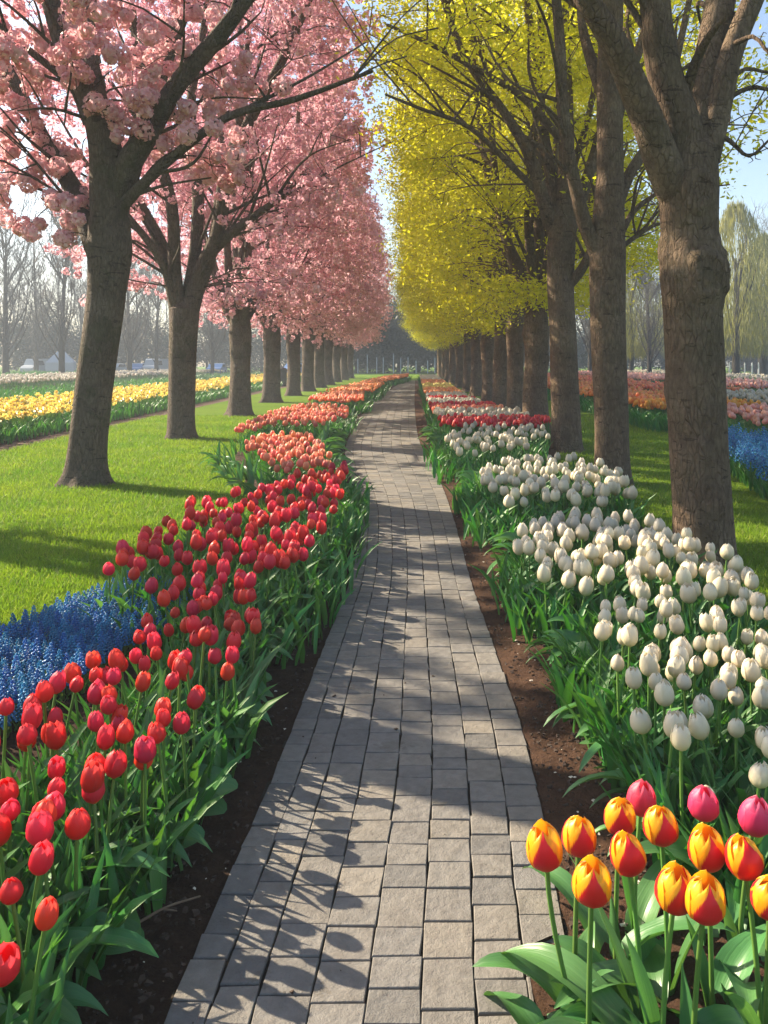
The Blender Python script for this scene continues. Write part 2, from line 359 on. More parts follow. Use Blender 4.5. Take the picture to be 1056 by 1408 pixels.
# ------------------------------------------------------------------ brick path
g = Geo(); ys = np.linspace(1.05, 60, 300)
V = np.concatenate([np.stack([pathL(ys)-.01, ys, np.full(300, .021)], 1), np.stack([pathR(ys)+.01, ys, np.full(300, .021)], 1)])
g.add(V, [(i, i+300, i+301, i+1) for i in range(299)])
path_bed = g
cols = [0, .095, .20, .335, .47, .605, .74, .865, .935, 1.0]
cols = [0, .10, .205, .34, .475, .61, .745, .875, 1.0]
gp = Geo(); rng = np.random.default_rng(3); Vb = []
for j in range(len(cols)-1):
    y = 1.1+rng.random()*.1
    while y < 60:
        L = rng.choice([.085, .105, .12, .135, .16], p=[.15, .25, .25, .2, .15])*(1 if y < 10 else 1.5); gap = .0022
        y0, y1 = y+gap, y+L-gap
        wob = rng.normal(0, .0020, 4); zj = .030+rng.normal(0, .0009); tl = rng.normal(0, .0008, 4)
        u0, u1 = cols[j], cols[j+1]
        def px(u, yy): a, b = pathL(yy), pathR(yy); return a+(b-a)*u
        c = [(px(u0, y0)+gap+wob[0], y0+wob[1]*.6), (px(u1, y0)-gap+wob[1], y0+wob[2]*.6), (px(u1, y1)-gap+wob[2], y1+wob[3]*.6), (px(u0, y1)+gap+wob[3], y1+wob[0]*.6)]
        cx = sum(p[0] for p in c)/4; cy = sum(p[1] for p in c)/4; ch = .0026
        for z, ins in ((.012, 0), (zj-.004, 0), (zj-.0012, ch*.45), (zj, ch)):
            for q, p in enumerate(c):
                dx, dy = cx-p[0], cy-p[1]; l = math.hypot(dx, dy)
                Vb.append((p[0]+dx/l*ins*1.3, p[1]+dy/l*ins*1.3, z+tl[q]*(z > .02)))
        y += L
Vb = np.array(Vb); nb = len(Vb)//16
base = np.array([(k*4+i, k*4+(i+1) % 4, k*4+4+(i+1) % 4, k*4+4+i) for k in range(3) for i in range(4)]+[(12, 13, 14, 15)])
gp.add(Vb, (base[None]+(np.arange(nb)*16)[:, None, None]).reshape(-1, 4), 0)
V, Fc, M, U = gp.arrays(); V2, F2, M2, U2 = path_bed.arrays()
struct(link('brick_path', raw_mesh('brick_path', np.vstack([V, V2]), np.vstack([Fc, F2+len(V)]), np.concatenate([M, M2+1]), np.vstack([U, U2]), [M_BRICK, M_JOINT], False)))

# ------------------------------------------------------------------ flower shapes
def bloom_geo(R, Hh, seed, openn=0.0, nu=7, nv=9, m=0, plain=False):
    r = np.random.default_rng(seed); g = Geo()
    vk = [0, .06, .18, .36, .58, .8, .93, 1.0]; rk = [.12, .48, .80, 1.0, .98, .78+openn*.4, .50+openn*.8, .24+openn*1.0]
    v = np.linspace(0, 1, nv); rp = np.interp(v, vk, rk)*R
    wk = np.interp(v, [0, .1, .35, .6, .82, .93, 1], [40, 58, 66, 62, 44, 25, 4])*PI/180
    u = np.linspace(-1, 1, nu)
    for k in range(6):
        inner = k >= 3; th = (k % 3)*2*PI/3+(PI/3 if inner else 0)+r.normal(0, .05)
        hs = Hh*(1+r.normal(0, .03)+(.03 if inner else 0)); rs = (.93 if inner else 1.0)*(1+r.normal(0, .02))
        uu, vv = np.meshgrid(u, v)
        ang = th+uu*wk[:, None]
        rad = rp[:, None]*rs*(1+.035*(1-np.abs(uu))**2-.02*np.cos(uu*PI*2)*vv)+R*.05*np.abs(uu)**3*(vv > .15)
        z = vv*hs-.03*Hh*uu**2*vv+Hh*.012*r.normal(0, 1, uu.shape)*(vv > .6)
        V = np.stack([rad*np.cos(ang), rad*np.sin(ang), z], 2).reshape(-1, 3)
        g.add(V, gridf(nu, nv), m, np.stack([(uu+1)/2*(0 if plain and inner else 1), vv], 2).reshape(-1, 2))
    return g
def leaf_geo(L, W, a0, a1, fold=.35, tw=0.0, nu=5, nv=10, m=0, wav=0.0, seed=0, floor=None):
    r = np.random.default_rng(seed); v = np.linspace(0, 1, nv)
    a = np.radians(lerp(a0, a1, v**1.25)); d = L/(nv-1)
    x = np.concatenate([[0], np.cumsum(np.cos(a[:-1])*d)]); z = np.concatenate([[0], np.cumsum(np.sin(a[:-1])*d)])
    if floor: z = np.where(v > .3, np.maximum(z, floor+.02*(1-v)), z)
    wd = W*np.clip(np.sin(PI*np.clip(v, 0, 1)**.75)**.8, 0, 1); wd = np.maximum(wd, W*.30*(1-v)**2); wd[-1] = W*.02
    u = np.linspace(-1, 1, nu); V = []; U = []
    ph = r.random()*6
    for j in range(nv):
        nrm = np.array([-math.sin(a[j]), 0, math.cos(a[j])]); t = tw*v[j]
        side = np.array([0, math.cos(t), 0])+nrm*math.sin(t)
        for k in range(nu):
            lift = fold*abs(u[k])**1.3*wd[j]*.5+wav*wd[j]*math.sin(v[j]*9+ph+u[k]*1.5)*abs(u[k])
            V.append(np.array([x[j], 0, z[j]])+side*u[k]*wd[j]*.5+nrm*lift); U.append(((u[k]+1)/2, v[j]))
    g = Geo(); g.add(V, gridf(nu, nv), m, U); return g
def stem_geo(h, bend, seed, r0=.0048, sides=6, m=0):
    rr = np.random.default_rng(seed); az = rr.random()*6.28; t = np.linspace(0, 1, 7)
    off = bend*t**2
    pts = np.stack([np.cos(az)*off, np.sin(az)*off, h*t], 1)
    g = Geo(); tube(g, pts, np.linspace(r0*1.15, r0, 7), sides, m)
    d = pts[-1]-pts[-2]; d /= np.linalg.norm(d)
    return g, Vector(pts[-1]), Vector((0, 0, 1)).rotation_difference(Vector(d))
NST = 7
STEMS = []
for k in range(NST):
    gg, tip, q = stem_geo(.335+.011*k, .012+.03*random.random(), 40+k)
    STEMS.append((gg.mesh('stem', [M_STEM]), tip, q))
BLG = [bloom_geo(.0325, .090+.004*(k % 3), 60+k, [0, .03, .06, .0, .12, .22, .05, .32][k]) for k in range(8)]
def blooms(m): return [b.mesh('bloom', [m]) for b in BLG]
B_RED, B_CORAL, B_WHITE, B_PINK = blooms(M_RED), blooms(M_CORAL), blooms(M_WHITE), blooms(M_PINK)
B_FLAME = [bloom_geo(.0345, .090+.003*(k % 3), 160+k, [.06, .0, .12, .03, .09][k], 11, 13, plain=True).mesh('bloom', [M_FLAME[k % 2]]) for k in range(5)]
L_UP = [leaf_geo(.24+.03*k, .034+.004*(k % 3), 86-3*k, 70-9*k, .5, .4*(k-2), seed=k, wav=.05).mesh('leaf', [M_LEAF]) for k in range(5)]
L_ARCH = [leaf_geo(.25+.03*(k % 4), .055+.007*(k % 3), 72-5*k, -10-11*k, .45, .25*(k-2), nv=12, seed=20+k, wav=.10).mesh('leaf', [M_LEAF]) for k in range(6)]
L_BIG = [leaf_geo(.30+.035*(k % 4), .085+.01*(k % 3), 70-6*k, -2-14*k, .42, .2*(k-2), nv=14, nu=7, seed=30+k, wav=.10).mesh('leaf', [M_LEAF]) for k in range(6)]

L_EDGE = [leaf_geo(.33+.03*(k % 4), .078+.013*(k % 3), 70-4*k, -22-12*k, .40, .22*(k-2.5), nv=14, nu=7, seed=50+k, wav=.14, floor=.07).mesh('leaf', [M_LEAF]) for k in range(6)]
def tulip(name, label, group, x, y, bloomset, bs=1.0, hs=1.0, z=0.0, leaves=2, arch=None, big=False, k=None, lean=0.0, face=None):
    rz = random.random()*6.28 if face is None else face
    r = thing(name, label, 'tulip', (x, y, z), rz, group)
    sm, tip, q = STEMS[random.randrange(NST) if k is None else k]
    s = link('stem', sm, r); s.scale = (1, 1, hs)
    b = link('bloom', random.choice(bloomset), r)
    b.location = (tip.x, tip.y, tip.z*hs-.002); b.rotation_mode = 'QUATERNION'
    b.rotation_quaternion = q; b.scale = (bs, bs, bs*(.82+.16*random.random()))
    a0 = random.random()*6.28
    for i in range(leaves):
        l = link('leaf', random.choice(L_UP if not big else L_BIG), r); l.rotation_euler = (0, 0, a0+i*2*PI/leaves+random.uniform(-.5, .5))
        v = random.uniform(.85, 1.15); l.scale = (v, v, v)
    if arch is not None:
        for i in range(2):
            l = link('leaf', random.choice(L_ARCH), r); l.rotation_euler = (0, 0, arch-rz+random.uniform(-.7, .7))
            v = random.uniform(.85, 1.15); l.scale = (v, v, v)
    return r

def inside(poly, x, y):
    p = np.asarray(poly); c = np.zeros(len(x), bool); n = len(p)
    for i in range(n):
        (x1, y1), (x2, y2) = p[i], p[(i+1) % n]
        if y1 == y2: continue
        c ^= ((y1 > y) != (y2 > y)) & (x < (x2-x1)*(y-y1)/(y2-y1)+x1)
    return c
def sample(poly, n, spacing, seed, aniso=1.0):
    rng = np.random.default_rng(seed); p = np.asarray(poly); lo, hi = p.min(0), p.max(0); out = []
    for _ in range(60):
        q = lo+(hi-lo)*rng.random((400, 2)); q = q[inside(poly, q[:, 0], q[:, 1])]
        for a in q:
            if all(((a[0]-b[0])**2+((a[1]-b[1])*aniso)**2) > spacing**2 for b in out[-1500:]): out.append(a)
            if len(out) >= n: return np.array(out)
    return np.array(out)
ALLPTS = []        # every planted point, for the soil's outline
def wpoly(px, z): return [P(a, b, z) for a, b in px]
ZB = .40
RED_A = wpoly([(250, 822), (205, 850), (150, 895), (100, 925), (55, 955), (-10, 990), (-130, 1060), (-220, 1330), (-60, 1370), (25, 1292), (72, 1205), (120, 1130), (178, 1085), (232, 1040), (275, 955), (322, 915), (350, 845), (342, 800), (285, 798)], ZB)
RED_B = wpoly([(130, 775), (205, 740), (250, 700), (350, 674), (436, 647), (478, 643), (466, 690), (412, 775), (350, 812), (285, 800), (190, 802)], ZB)
COR_C = wpoly([(338, 606), (370, 596), (425, 599), (455, 625), (455, 638), (415, 643), (370, 640), (350, 622)], ZB)
COR_D = wpoly([(320, 597), (345, 580), (380, 565), (425, 555), (477, 560), (478, 570), (450, 581), (350, 586)], ZB)
COR_E = wpoly([(422, 550), (451, 542), (500, 540), (500, 550), (470, 553)], ZB)
COR_F = wpoly([(448, 539), (490, 529), (528, 527), (515, 538)], ZB)
COR_G = wpoly([(480, 531), (530, 518), (562, 515), (560, 518), (530, 524)], ZB)
for y0, x in ((0, 0),): pass
WHI_1 = wpoly([(798, 845), (850, 822), (930, 820), (1015, 828), (1100, 830), (1150, 1010), (1100, 1110), (1035, 1085), (940, 1042), (895, 985), (850, 915), (800, 868)], ZB)
WHI_2 = wpoly([(706, 742), (745, 716), (840, 708), (900, 722), (985, 752), (1045, 795), (1020, 826), (940, 815), (850, 806), (790, 800), (745, 790)], ZB)
WHI_3 = wpoly([(652, 652), (690, 634), (760, 628), (850, 640), (878, 682), (820, 690), (745, 690), (690, 692)], ZB)
WHI_4 = wpoly([(612, 604), (650, 578), (700, 572), (748, 588), (758, 606), (720, 614), (660, 622), (630, 622)], ZB)

OVER = {}
def plant(poly, n, spacing, seed, name, label, group, bset, bs, leaves=2, edge=None, aniso=1.0, hs=1.0, over=0):
    pts = sample(poly, n+over, spacing, seed, aniso); pts = pts[np.argsort(pts[:, 1])]
    for x, y in pts[:n]:
        r = tulip(name, label, group, x, y, bset, bs*random.uniform(.82, 1.14), hs*random.uniform(.94, 1.06), leaves=leaves)
        r.rotation_euler[0] = random.gauss(0, .07); r.rotation_euler[1] = random.gauss(0, .07)
    if len(pts) > n: OVER.setdefault(name, []).append((pts[n:], bs))
    ALLPTS.append(pts); return pts
pA = plant(RED_A, 130, .075, 1, 'red_tulip', 'glossy red tulip in the front red drift beside the blue grape hyacinths', 'red tulips of the front left drift', B_RED, .84)
pB = plant(RED_B, 175, .085, 2, 'red_tulip', 'red tulip in the dense drift between the blue patch and the coral tulips', 'red tulips of the second left drift', B_RED, 1.06, over=20)
pC = plant(COR_C, 125, .09, 3, 'coral_tulip', 'coral red tulip in the rounded clump beyond the red drifts', 'coral tulips of the first coral clump', B_CORAL, 1.15, over=25)
pD = plant(COR_D, 175, .13, 4, 'coral_tulip', 'coral orange tulip in the second coral clump along the left path edge', 'coral tulips of the second coral clump', B_CORAL, 1.2, leaves=1, over=120)
pW1 = plant(WHI_1, 95, .072, 5, 'white_tulip', 'creamy white tulip in the nearest white bed behind the flamed tulips', 'white tulips of the nearest white bed', B_WHITE, .90)
pW2 = plant(WHI_2, 95, .085, 6, 'white_tulip', 'creamy white tulip in the bed at the foot of the nearest right trunk', 'white tulips of the second white bed', B_WHITE, 1.10, over=45)
pW3 = plant(WHI_3, 75, .11, 7, 'white_tulip', 'white tulip in the third white bed beside the second right trunk', 'white tulips of the third white bed', B_WHITE, 1.24, over=55)
pW4 = plant(WHI_4, 40, .12, 8, 'white_tulip', 'white tulip in the farthest plain white clump in front of the red band', 'white tulips of the fourth white bed', B_WHITE, 1.3, over=100)

# flamed and pink tulips in the front right corner: each one has its own place (bloom centre in the picture, depth)
FRONT = [(752, 1160, 1.78, 'F', 'yellow tulip with red flame, leftmost of the corner group and leaning over the bricks'),
 (795, 1143, 1.88, 'F', 'yellow and red flamed tulip standing just right of the leftmost corner tulip'),
 (813, 1205, 1.66, 'F', 'yellow and red flamed tulip, lowest bloom on the left half of the corner group'),
 (851, 1115, 1.98, 'F', 'yellow tulip with pinkish red side, right beside the leftmost pink tulip'),
 (866, 1168, 1.80, 'R', 'mostly red flamed tulip in the middle of the corner, below the yellow and pink pair'),
 (910, 1128, 1.88, 'F', 'tall yellow tulip with red flame, between the two left pink tulips'),
 (925, 1216, 1.66, 'F', 'yellow tulip with red flame, left of the touching pair low in the corner'),
 (966, 1228, 1.62, 'F', 'yellow tulip with red flame, right of the touching pair low in the corner'),
 (973, 1160, 1.80, 'F', 'yellow and red flamed tulip right below the middle pink tulip'),
 (1026, 1172, 1.74, 'R', 'red and yellow flamed tulip below the rightmost pink tulip'),
 (1058, 1222, 1.66, 'F', 'orange yellow flamed tulip cut by the right picture edge'),
 (880, 1091, 2.08, 'P', 'deep pink tulip, leftmost of the three pink blooms in the corner'),
 (967, 1096, 2.02, 'P', 'deep pink tulip, middle of the three pink blooms in the corner'),
 (1034, 1116, 1.92, 'P', 'deep pink tulip, rightmost of the three pink blooms at the picture edge'),
 (1100, 1150, 1.9, 'P', ''), (1120, 1240, 1.66, 'F', '')]
fl_pts = []
for px, py, Y, kd, lab in FRONT:
    if not lab: continue
    X, _, Z = PD(px, py, Y); fl_pts.append((X, Y))
    k = random.randrange(NST); sm, tip, q = STEMS[k]; bs = 1.16
    hz = Z-.048*bs
    nm = 'pink_tulip' if kd == 'P' else 'flamed_tulip'
    fz = -PI/2+random.uniform(-.15, .15)
    r = thing(nm, lab, 'tulip', (X-tip.x*.6, Y, 0), 0, 'corner tulips at the front right')
    gg, tp, qq = stem_geo(hz, random.uniform(.01, .035) if px != 752 else -.06, 200+px, .0056, 8)
    if px == 752:
        t = np.linspace(0, 1, 9); gg = Geo(); pts = np.stack([.09*(1-t)**1.5, 0*t, hz*t], 1); tube(gg, pts, np.full(9, .0056), 8); tp = Vector((0, 0, hz)); qq = Vector((0, 0, 1)).rotation_difference(Vector((-.12, 0, 1)))
    r.location = (X-tp.x, Y-tp.y, 0)
    link('stem', gg.mesh('stem', [M_STEM]), r)
    b = link('bloom', {'F': B_FLAME[0], 'R': B_FLAME[1], 'P': B_PINK[0]}[kd] if kd != 'F' else random.choice([B_FLAME[0], B_FLAME[2], B_FLAME[4]]), r)
    b.location = (tp.x, tp.y, tp.z-.002); b.rotation_mode = 'QUATERNION'
    from mathutils import Quaternion
    b.rotation_quaternion = qq @ Quaternion((0, 0, 1), fz); b.scale = (bs*.98, bs*.98, bs*random.uniform(.80, .88))
    a0 = random.random()*6.28
    for i in range(3):
        l = link('leaf', random.choice(L_BIG if i < 2 else L_UP), r); l.rotation_euler = (0, 0, a0+i*2.1+random.uniform(-.4, .4)); v = random.uniform(.95, 1.25)*(.62 if px < 815 else 1); l.scale = (v, v, v)
# broad leaves at the front of the corner group
lp = [(872, 1.80, PI*.98, .70), (895, 1.66, PI*1.15, .75), (905, 1.56, -PI*.62, .5), (965, 1.54, -PI*.5, .5), (1030, 1.52, -PI*.42, .5), (880, 1.74, PI*1.05, .7), (880, 1.62, -PI*.72, .5), (1000, 1.60, -PI*.3, .5), (1060, 1.6, -PI*.5, .5), (930, 1.6, PI*.9, .5)]
for i, (px, Y, az, sl_) in enumerate(lp):
    X = (px-VX)/F*Y
    r = thing('leafy_tulip', 'broad leaved tulip plant without a bloom at the front of the corner group', 'tulip', (X, Y, 0), az, 'leaf clumps under the corner tulips')
    for j in range(4):
        l = link('leaf', L_BIG[(i+j) % 6], r); l.rotation_euler = (0, 0, (j-1.2)*.55+random.uniform(-.2, .2)); v = random.uniform(1.0, 1.35)*(sl_ if sl_ > .55 else 1.0); l.scale = (v, v, v)
ALLPTS.append(np.array(fl_pts))

# leafy border plants arching over the soil along both path edges
def edgeL(y): return pathL(y)-np.interp(y, [1.6, 3, 5, 8, 12], [.43, .355, .34, .34, .34])-.04*np.sin(y*2.1)-.012*np.maximum(y-6, 0)*0
def edgeR(y): return pathR(y)+np.interp(y, [1.6, 2.2, 3, 4, 4.15, 5, 6, 6.2, 8, 9.3, 9.6, 14, 20, 60], [.30, .43, .43, .37, .50, .37, .43, .52, .39, .42, .48, .40, .3, .3])
def border(fn, sgn, lab, grp, y0, y1, step):
    y = y0; pts = []
    while y < y1:
        x = float(fn(y))+sgn*(.03+.05*random.random())
        r = thing('leafy_tulip', lab, 'tulip', (x, y, 0), (0 if sgn < 0 else PI)+random.uniform(-.5, .35)*(1 if sgn > 0 else 1), grp)
        s = min(1.5, 1.0+.03*max(0, y-4))*random.uniform(.85, 1.1)
        for j in range(5):
            l = link('leaf', random.choice(L_EDGE) if j < 4 else random.choice(L_UP), r)
            l.rotation_euler = (0, 0, (j-1.5)*.62+random.uniform(-.3, .3)); v = s*random.uniform(.85, 1.2); l.scale = (v, v, v)
            l.location = (random.uniform(-.04, .02), random.uniform(-.04, .04), 0)
        pts.append((x, y)); y += step*(1+.09*max(0, y-2.5))*random.uniform(.8, 1.2)
    ALLPTS.append(np.array(pts))
border(edgeL, -1, 'green tulip leaves arching over the dark soil along the left path edge', 'leafy plants along the left path edge', 1.45, 16, .068)
border(edgeR, 1, 'green tulip leaves arching over the brown soil along the right path edge', 'leafy plants along the right path edge', 2.25, 16, .068)

for px_, py_ in ((308, 636), (318, 648), (330, 655), (345, 662), (322, 626), (360, 668), (300, 622), (338, 640)):
    X, Y = P(px_, py_+22); r = thing('leafy_tulip', 'loose green tulip leaves on the lawn side of the first coral clump', 'tulip', (X, Y, 0), PI+random.uniform(-.8, .8), 'leafy plants beside the first coral clump')
    for j in range(5):
        l = link('leaf', random.choice(L_ARCH+L_UP), r); l.rotation_euler = (0, 0, (j-2)*.6); v = random.uniform(1.2, 1.7); l.scale = (v, v, v)
# ------------------------------------------------------------------ dense low foliage in the beds (uncountable)
BLADES = [leaf_geo(.22+.03*k, .026+.004*(k % 3), 88-4*k, 66-12*k, .5, .5*(k-2), nu=3, nv=5, seed=90+k) for k in range(5)]
def bed_poly_from(pts, pad):
    return pts
fo_pos, fo_sc = [], []
def foliage(poly, n, seed, sc=1.0, grow=1.08, toward=0.0):
    p = np.asarray(poly); c = p.mean(0); q = c+(p-c)*grow
    pts = sample_fast(q, n, seed); pts[:, 0] += toward*np.random.default_rng(seed).random(len(pts))
    fo_pos.append(np.c_[pts, np.zeros(len(pts))]); fo_sc.append(np.full(len(pts), sc)*np.random.default_rng(seed+1).uniform(.75, 1.2, len(pts))); ALLPTS.append(pts)
def sample_fast(poly, n, seed):
    rng = np.random.default_rng(seed); p = np.asarray(poly); lo, hi = p.min(0), p.max(0); out = []
    tot = 0
    while tot < n:
        q = lo+(hi-lo)*rng.random((n*2, 2)); q = q[inside(p, q[:, 0], q[:, 1])]; out.append(q); tot += len(q)
    return np.concatenate(out)[:n]
foliage(RED_A, 1300, 300, .95, 1.0, .06); foliage(RED_B, 1700, 301, 1.05, 1.06, .22); foliage(COR_C, 900, 302, 1.15, 1.1, .12); foliage(COR_D, 1500, 303, 1.2, 1.08, .15)
foliage(COR_E, 1200, 304, 1.2, 1.1, .2); foliage(COR_F, 1200, 305, 1.2, 1.1, .2); foliage(COR_G, 1000, 306, 1.2, 1.1, .15)
foliage(WHI_1, 1700, 310, 1.05, 1.05, -.1); foliage(WHI_2, 1600, 311, 1.1, 1.06, -.12); foliage(WHI_3, 1500, 312, 1.2, 1.1, -.2); foliage(WHI_4, 1300, 313, 1.25, 1.1, -.3)
# far right stripes: each a band across the bed
def bandR(ya, yb, x0=.30, x1=1.9): ys = np.linspace(ya, yb, 6); return [(float(pathR(y))+x0, y) for y in ys]+[(float(pathR(y))+x1, y) for y in ys[::-1]]
def bandL(ya, yb, x0=.30, x1=1.6): ys = np.linspace(ya, yb, 6); return [(float(pathL(y))-x0, y) for y in ys]+[(float(pathL(y))-x1, y) for y in ys[::-1]]
BR = [(13.9, 15.6, 'R', 2.5), (15.7, 17.6, 'W', 2.2), (17.7, 18.7, 'C', 2.0), (18.8, 20.2, 'R', 1.9), (20.3, 22.5, 'W', 1.7), (22.6, 23.6, 'R', 1.7), (23.8, 26.5, 'W', 1.6), (26.7, 31, 'O', 1.6), (31.3, 37, 'Y', 1.6), (37.3, 44, 'O', 1.5), (44.5, 58, 'W', 1.5)]
foliage(bandR(13.6, 20, .25, 2.2), 1500, 320, 1.2, 1.0); foliage(bandR(20, 58, .25, 1.7), 2600, 321, 1.4, 1.0)
ff_pos, ff_rz = np.concatenate(fo_pos), RNG.random(sum(len(a) for a in fo_pos))*6.28
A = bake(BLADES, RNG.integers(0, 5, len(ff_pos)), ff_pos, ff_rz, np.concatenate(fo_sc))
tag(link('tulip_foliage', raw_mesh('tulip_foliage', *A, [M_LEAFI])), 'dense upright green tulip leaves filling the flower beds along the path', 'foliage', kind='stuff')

# ------------------------------------------------------------------ small flowers as single meshes
def simple_tulip(m_bloom=0, m_green=1, h=.36, R=.04, Hh=.085, seed=0, leaves=2):
    g = Geo(); r = np.random.default_rng(seed)
    v = np.array([0, .15, .45, .75, 1.0]); rr = np.array([.3, .85, 1.0, .78, .35])*R
    a = np.arange(6)/6*2*PI
    V = np.concatenate([np.stack([np.cos(a)*x*(1+.12*(np.arange(6) % 2)*(y > .6)), np.sin(a)*x, np.full(6, h+y*Hh)+(np.arange(6) % 2)*.008*(y > .9)], 1) for x, y in zip(rr, v)])
    g.add(V, gridf(6, 5, True), m_bloom, np.stack([np.tile(np.arange(6)/6, 5), np.repeat(v, 6)], 1))
    s = .006
    g.add([(-s, -s, 0), (s, -s, 0), (s, s, 0), (-s, s, 0), (-s, -s, h), (s, -s, h), (s, s, h), (-s, s, h)], [(0, 1, 5, 4), (1, 2, 6, 5), (2, 3, 7, 6), (3, 0, 4, 7)], m_green)
    for k in range(leaves):
        l = leaf_geo(.24+.06*r.random(), .035, 85, 45+20*r.random(), .4, 0, 3, 5, m_green); V, Fc, M, U = l.arrays(); t = r.random()*6.28
        c, s_ = math.cos(t), math.sin(t); g.add(np.stack([V[:, 0]*c-V[:, 1]*s_, V[:, 0]*s_+V[:, 1]*c, V[:, 2]], 1), Fc, m_green, U)
    return g
def daffodil(seed, far=False):
    g = Geo(); r = np.random.default_rng(seed); h = .33+.05*r.random(); tilt = .9
    az = r.random()*6.28; d = np.array([math.cos(az)*math.sin(tilt), math.sin(az)*math.sin(tilt), math.cos(tilt)])
    u = np.cross(d, [0, 0, 1]); u /= np.linalg.norm(u); w_ = np.cross(d, u); c = np.array([0, 0, h])
    for k in range(6):
        a = k*PI/3; e = math.cos(a)*u+math.sin(a)*w_; f = np.cross(d, e)
        g.add([c, c+e*.03-f*.02, c+e*.062+d*.008, c+e*.03+f*.02], [(0, 1, 2, 3)], 0, [(0, 0), (0, .5), (.5, 1), (1, .5)])
    a = np.arange(6)/6*2*PI
    V = np.concatenate([c+np.outer(np.cos(a)*x, u)+np.outer(np.sin(a)*x, w_)+d*y for x, y in ((.014, 0), (.016, .025), (.022, .038))])
    g.add(V, gridf(6, 3, True), 0, np.zeros((18, 2)))
    s = .005; g.add([(-s, 0, 0), (s, 0, 0), (s, 0, h), (-s, 0, h), (0, -s, 0), (0, s, 0), (0, s, h), (0, -s, h)], [(0, 1, 2, 3), (4, 5, 6, 7)], 1)
    for k in range(3):
        l = leaf_geo(.26+.06*r.random(), .02, 88, 60, .3, 0, 3, 5, 1); V, Fc, M, U = l.arrays(); t = r.random()*6.28
        cc, ss = math.cos(t), math.sin(t); g.add(np.stack([V[:, 0]*cc-V[:, 1]*ss, V[:, 0]*ss+V[:, 1]*cc, V[:, 2]], 1), Fc, 1, U)
    return g
def hyacinth(seed, bells=34):
    g = Geo(); r = np.random.default_rng(seed); h = .10+.04*r.random(); top = h+.075
    s = .003; g.add([(-s, 0, 0), (s, 0, 0), (s, 0, h), (-s, 0, h), (0, -s, 0), (0, s, 0), (0, s, h), (0, -s, h)], [(0, 1, 2, 3), (4, 5, 6, 7)], 1)
    a5 = np.arange(4)/4*2*PI
    for k in range(bells):
        t = k/(bells-1); z = h+.075*t; a = k*2.4; rad = .0125*(1-t**2.2*.85); b = .0068*(1-.5*t)
        e = np.array([math.cos(a), math.sin(a), 0]); c = e*rad+np.array([0, 0, z]); dn = e*.7+np.array([0, 0, -.55+t]); dn /= np.linalg.norm(dn)
        u = np.cross(dn, [0, 0, 1.]); u /= np.linalg.norm(u)+1e-6; w_ = np.cross(dn, u)
        V = np.concatenate([c+np.outer(np.cos(a5)*q, u)+np.outer(np.sin(a5)*q, w_)+dn*y for q, y in ((b*.4, -b*.9), (b, 0), (b*.5, b*1.1))])
        g.add(V, gridf(4, 3, True), 0, np.stack([np.zeros(12), np.repeat([0, .5, 1.0], 4)], 1))
    for k in range(3):
        l = leaf_geo(.12+.05*r.random(), .010, 80, 20, .3, 0, 3, 5, 1); V, Fc, M, U = l.arrays(); t = r.random()*6.28
        cc, ss = math.cos(t), math.sin(t); g.add(np.stack([V[:, 0]*cc-V[:, 1]*ss, V[:, 0]*ss+V[:, 1]*cc, V[:, 2]], 1), Fc, 1, U)
    return g
def px_of(p): return VX+p[:, 0]/p[:, 1]*F
def scatter(pts, shapes, mats, matsI, name, label, cat, group, stuff_name, stuff_label, sc=1.0, limit=300, far_shapes=None):
    pts = np.asarray(pts); vis = (px_of(pts) > -5) & (px_of(pts) < 1061)
    order = np.lexsort((pts[:, 1], ~vis)); ind = order[:limit]; rest = order[limit:]
    meshes = [s.mesh(name, mats) for s in shapes]
    for i in ind:
        o = link(name, meshes[random.randrange(len(meshes))], None, (pts[i, 0], pts[i, 1], 0), random.random()*6.28, sc*random.uniform(.85, 1.15)); tag(o, label, cat, group)
    if len(rest):
        fs = far_shapes or shapes
        A = bake(fs, RNG.integers(0, len(fs), len(rest)), np.c_[pts[rest], np.zeros(len(rest))], RNG.random(len(rest))*6.28, sc*RNG.uniform(.85, 1.15, len(rest)))
        tag(link(stuff_name, raw_mesh(stuff_name, *A, matsI)), stuff_label, cat, kind='stuff')
HY = [hyacinth(k) for k in range(4)]; HYF = [hyacinth(10+k, 16) for k in range(4)]
BLUE = wpoly([(-30, 873), (0, 868), (80, 832), (170, 800), (240, 800), (268, 815), (238, 855), (172, 878), (108, 925), (55, 950), (0, 985), (-120, 1040), (-220, 1040), (-200, 940)], .17)
pBl = sample(BLUE, 900, .036, 21)
BLUE_R = [(3.75, 7.6), (4.75, 7.6), (5.6, 12.5), (4.9, 13.2), (3.95, 9.0)]
pBr = sample_fast(BLUE_R, 620, 22)
scatter(pBl, HY, [M_BLUE, M_STEM], [M_BLUEI, M_STEMI], 'grape_hyacinth', 'blue grape hyacinth spike in the patch between lawn and red tulips', 'flower', 'grape hyacinths of the left patch', 'grape_hyacinths', 'blue grape hyacinths packed at the back of the left patch', 1.12)
# the right-hand blue bed goes on in the same uncountable way
A = bake(HYF, RNG.integers(0, 4, len(pBr)), np.c_[pBr, np.zeros(len(pBr))], RNG.random(len(pBr))*6.28, RNG.uniform(1.6, 2.7, len(pBr)))
tag(link('grape_hyacinths', raw_mesh('grape_hyacinths', *A, [M_BLUEI, M_STEMI])), 'vivid blue grape hyacinth bed behind the nearest right trunk', 'flowers', kind='stuff')
ALLPTS.append(pBl)

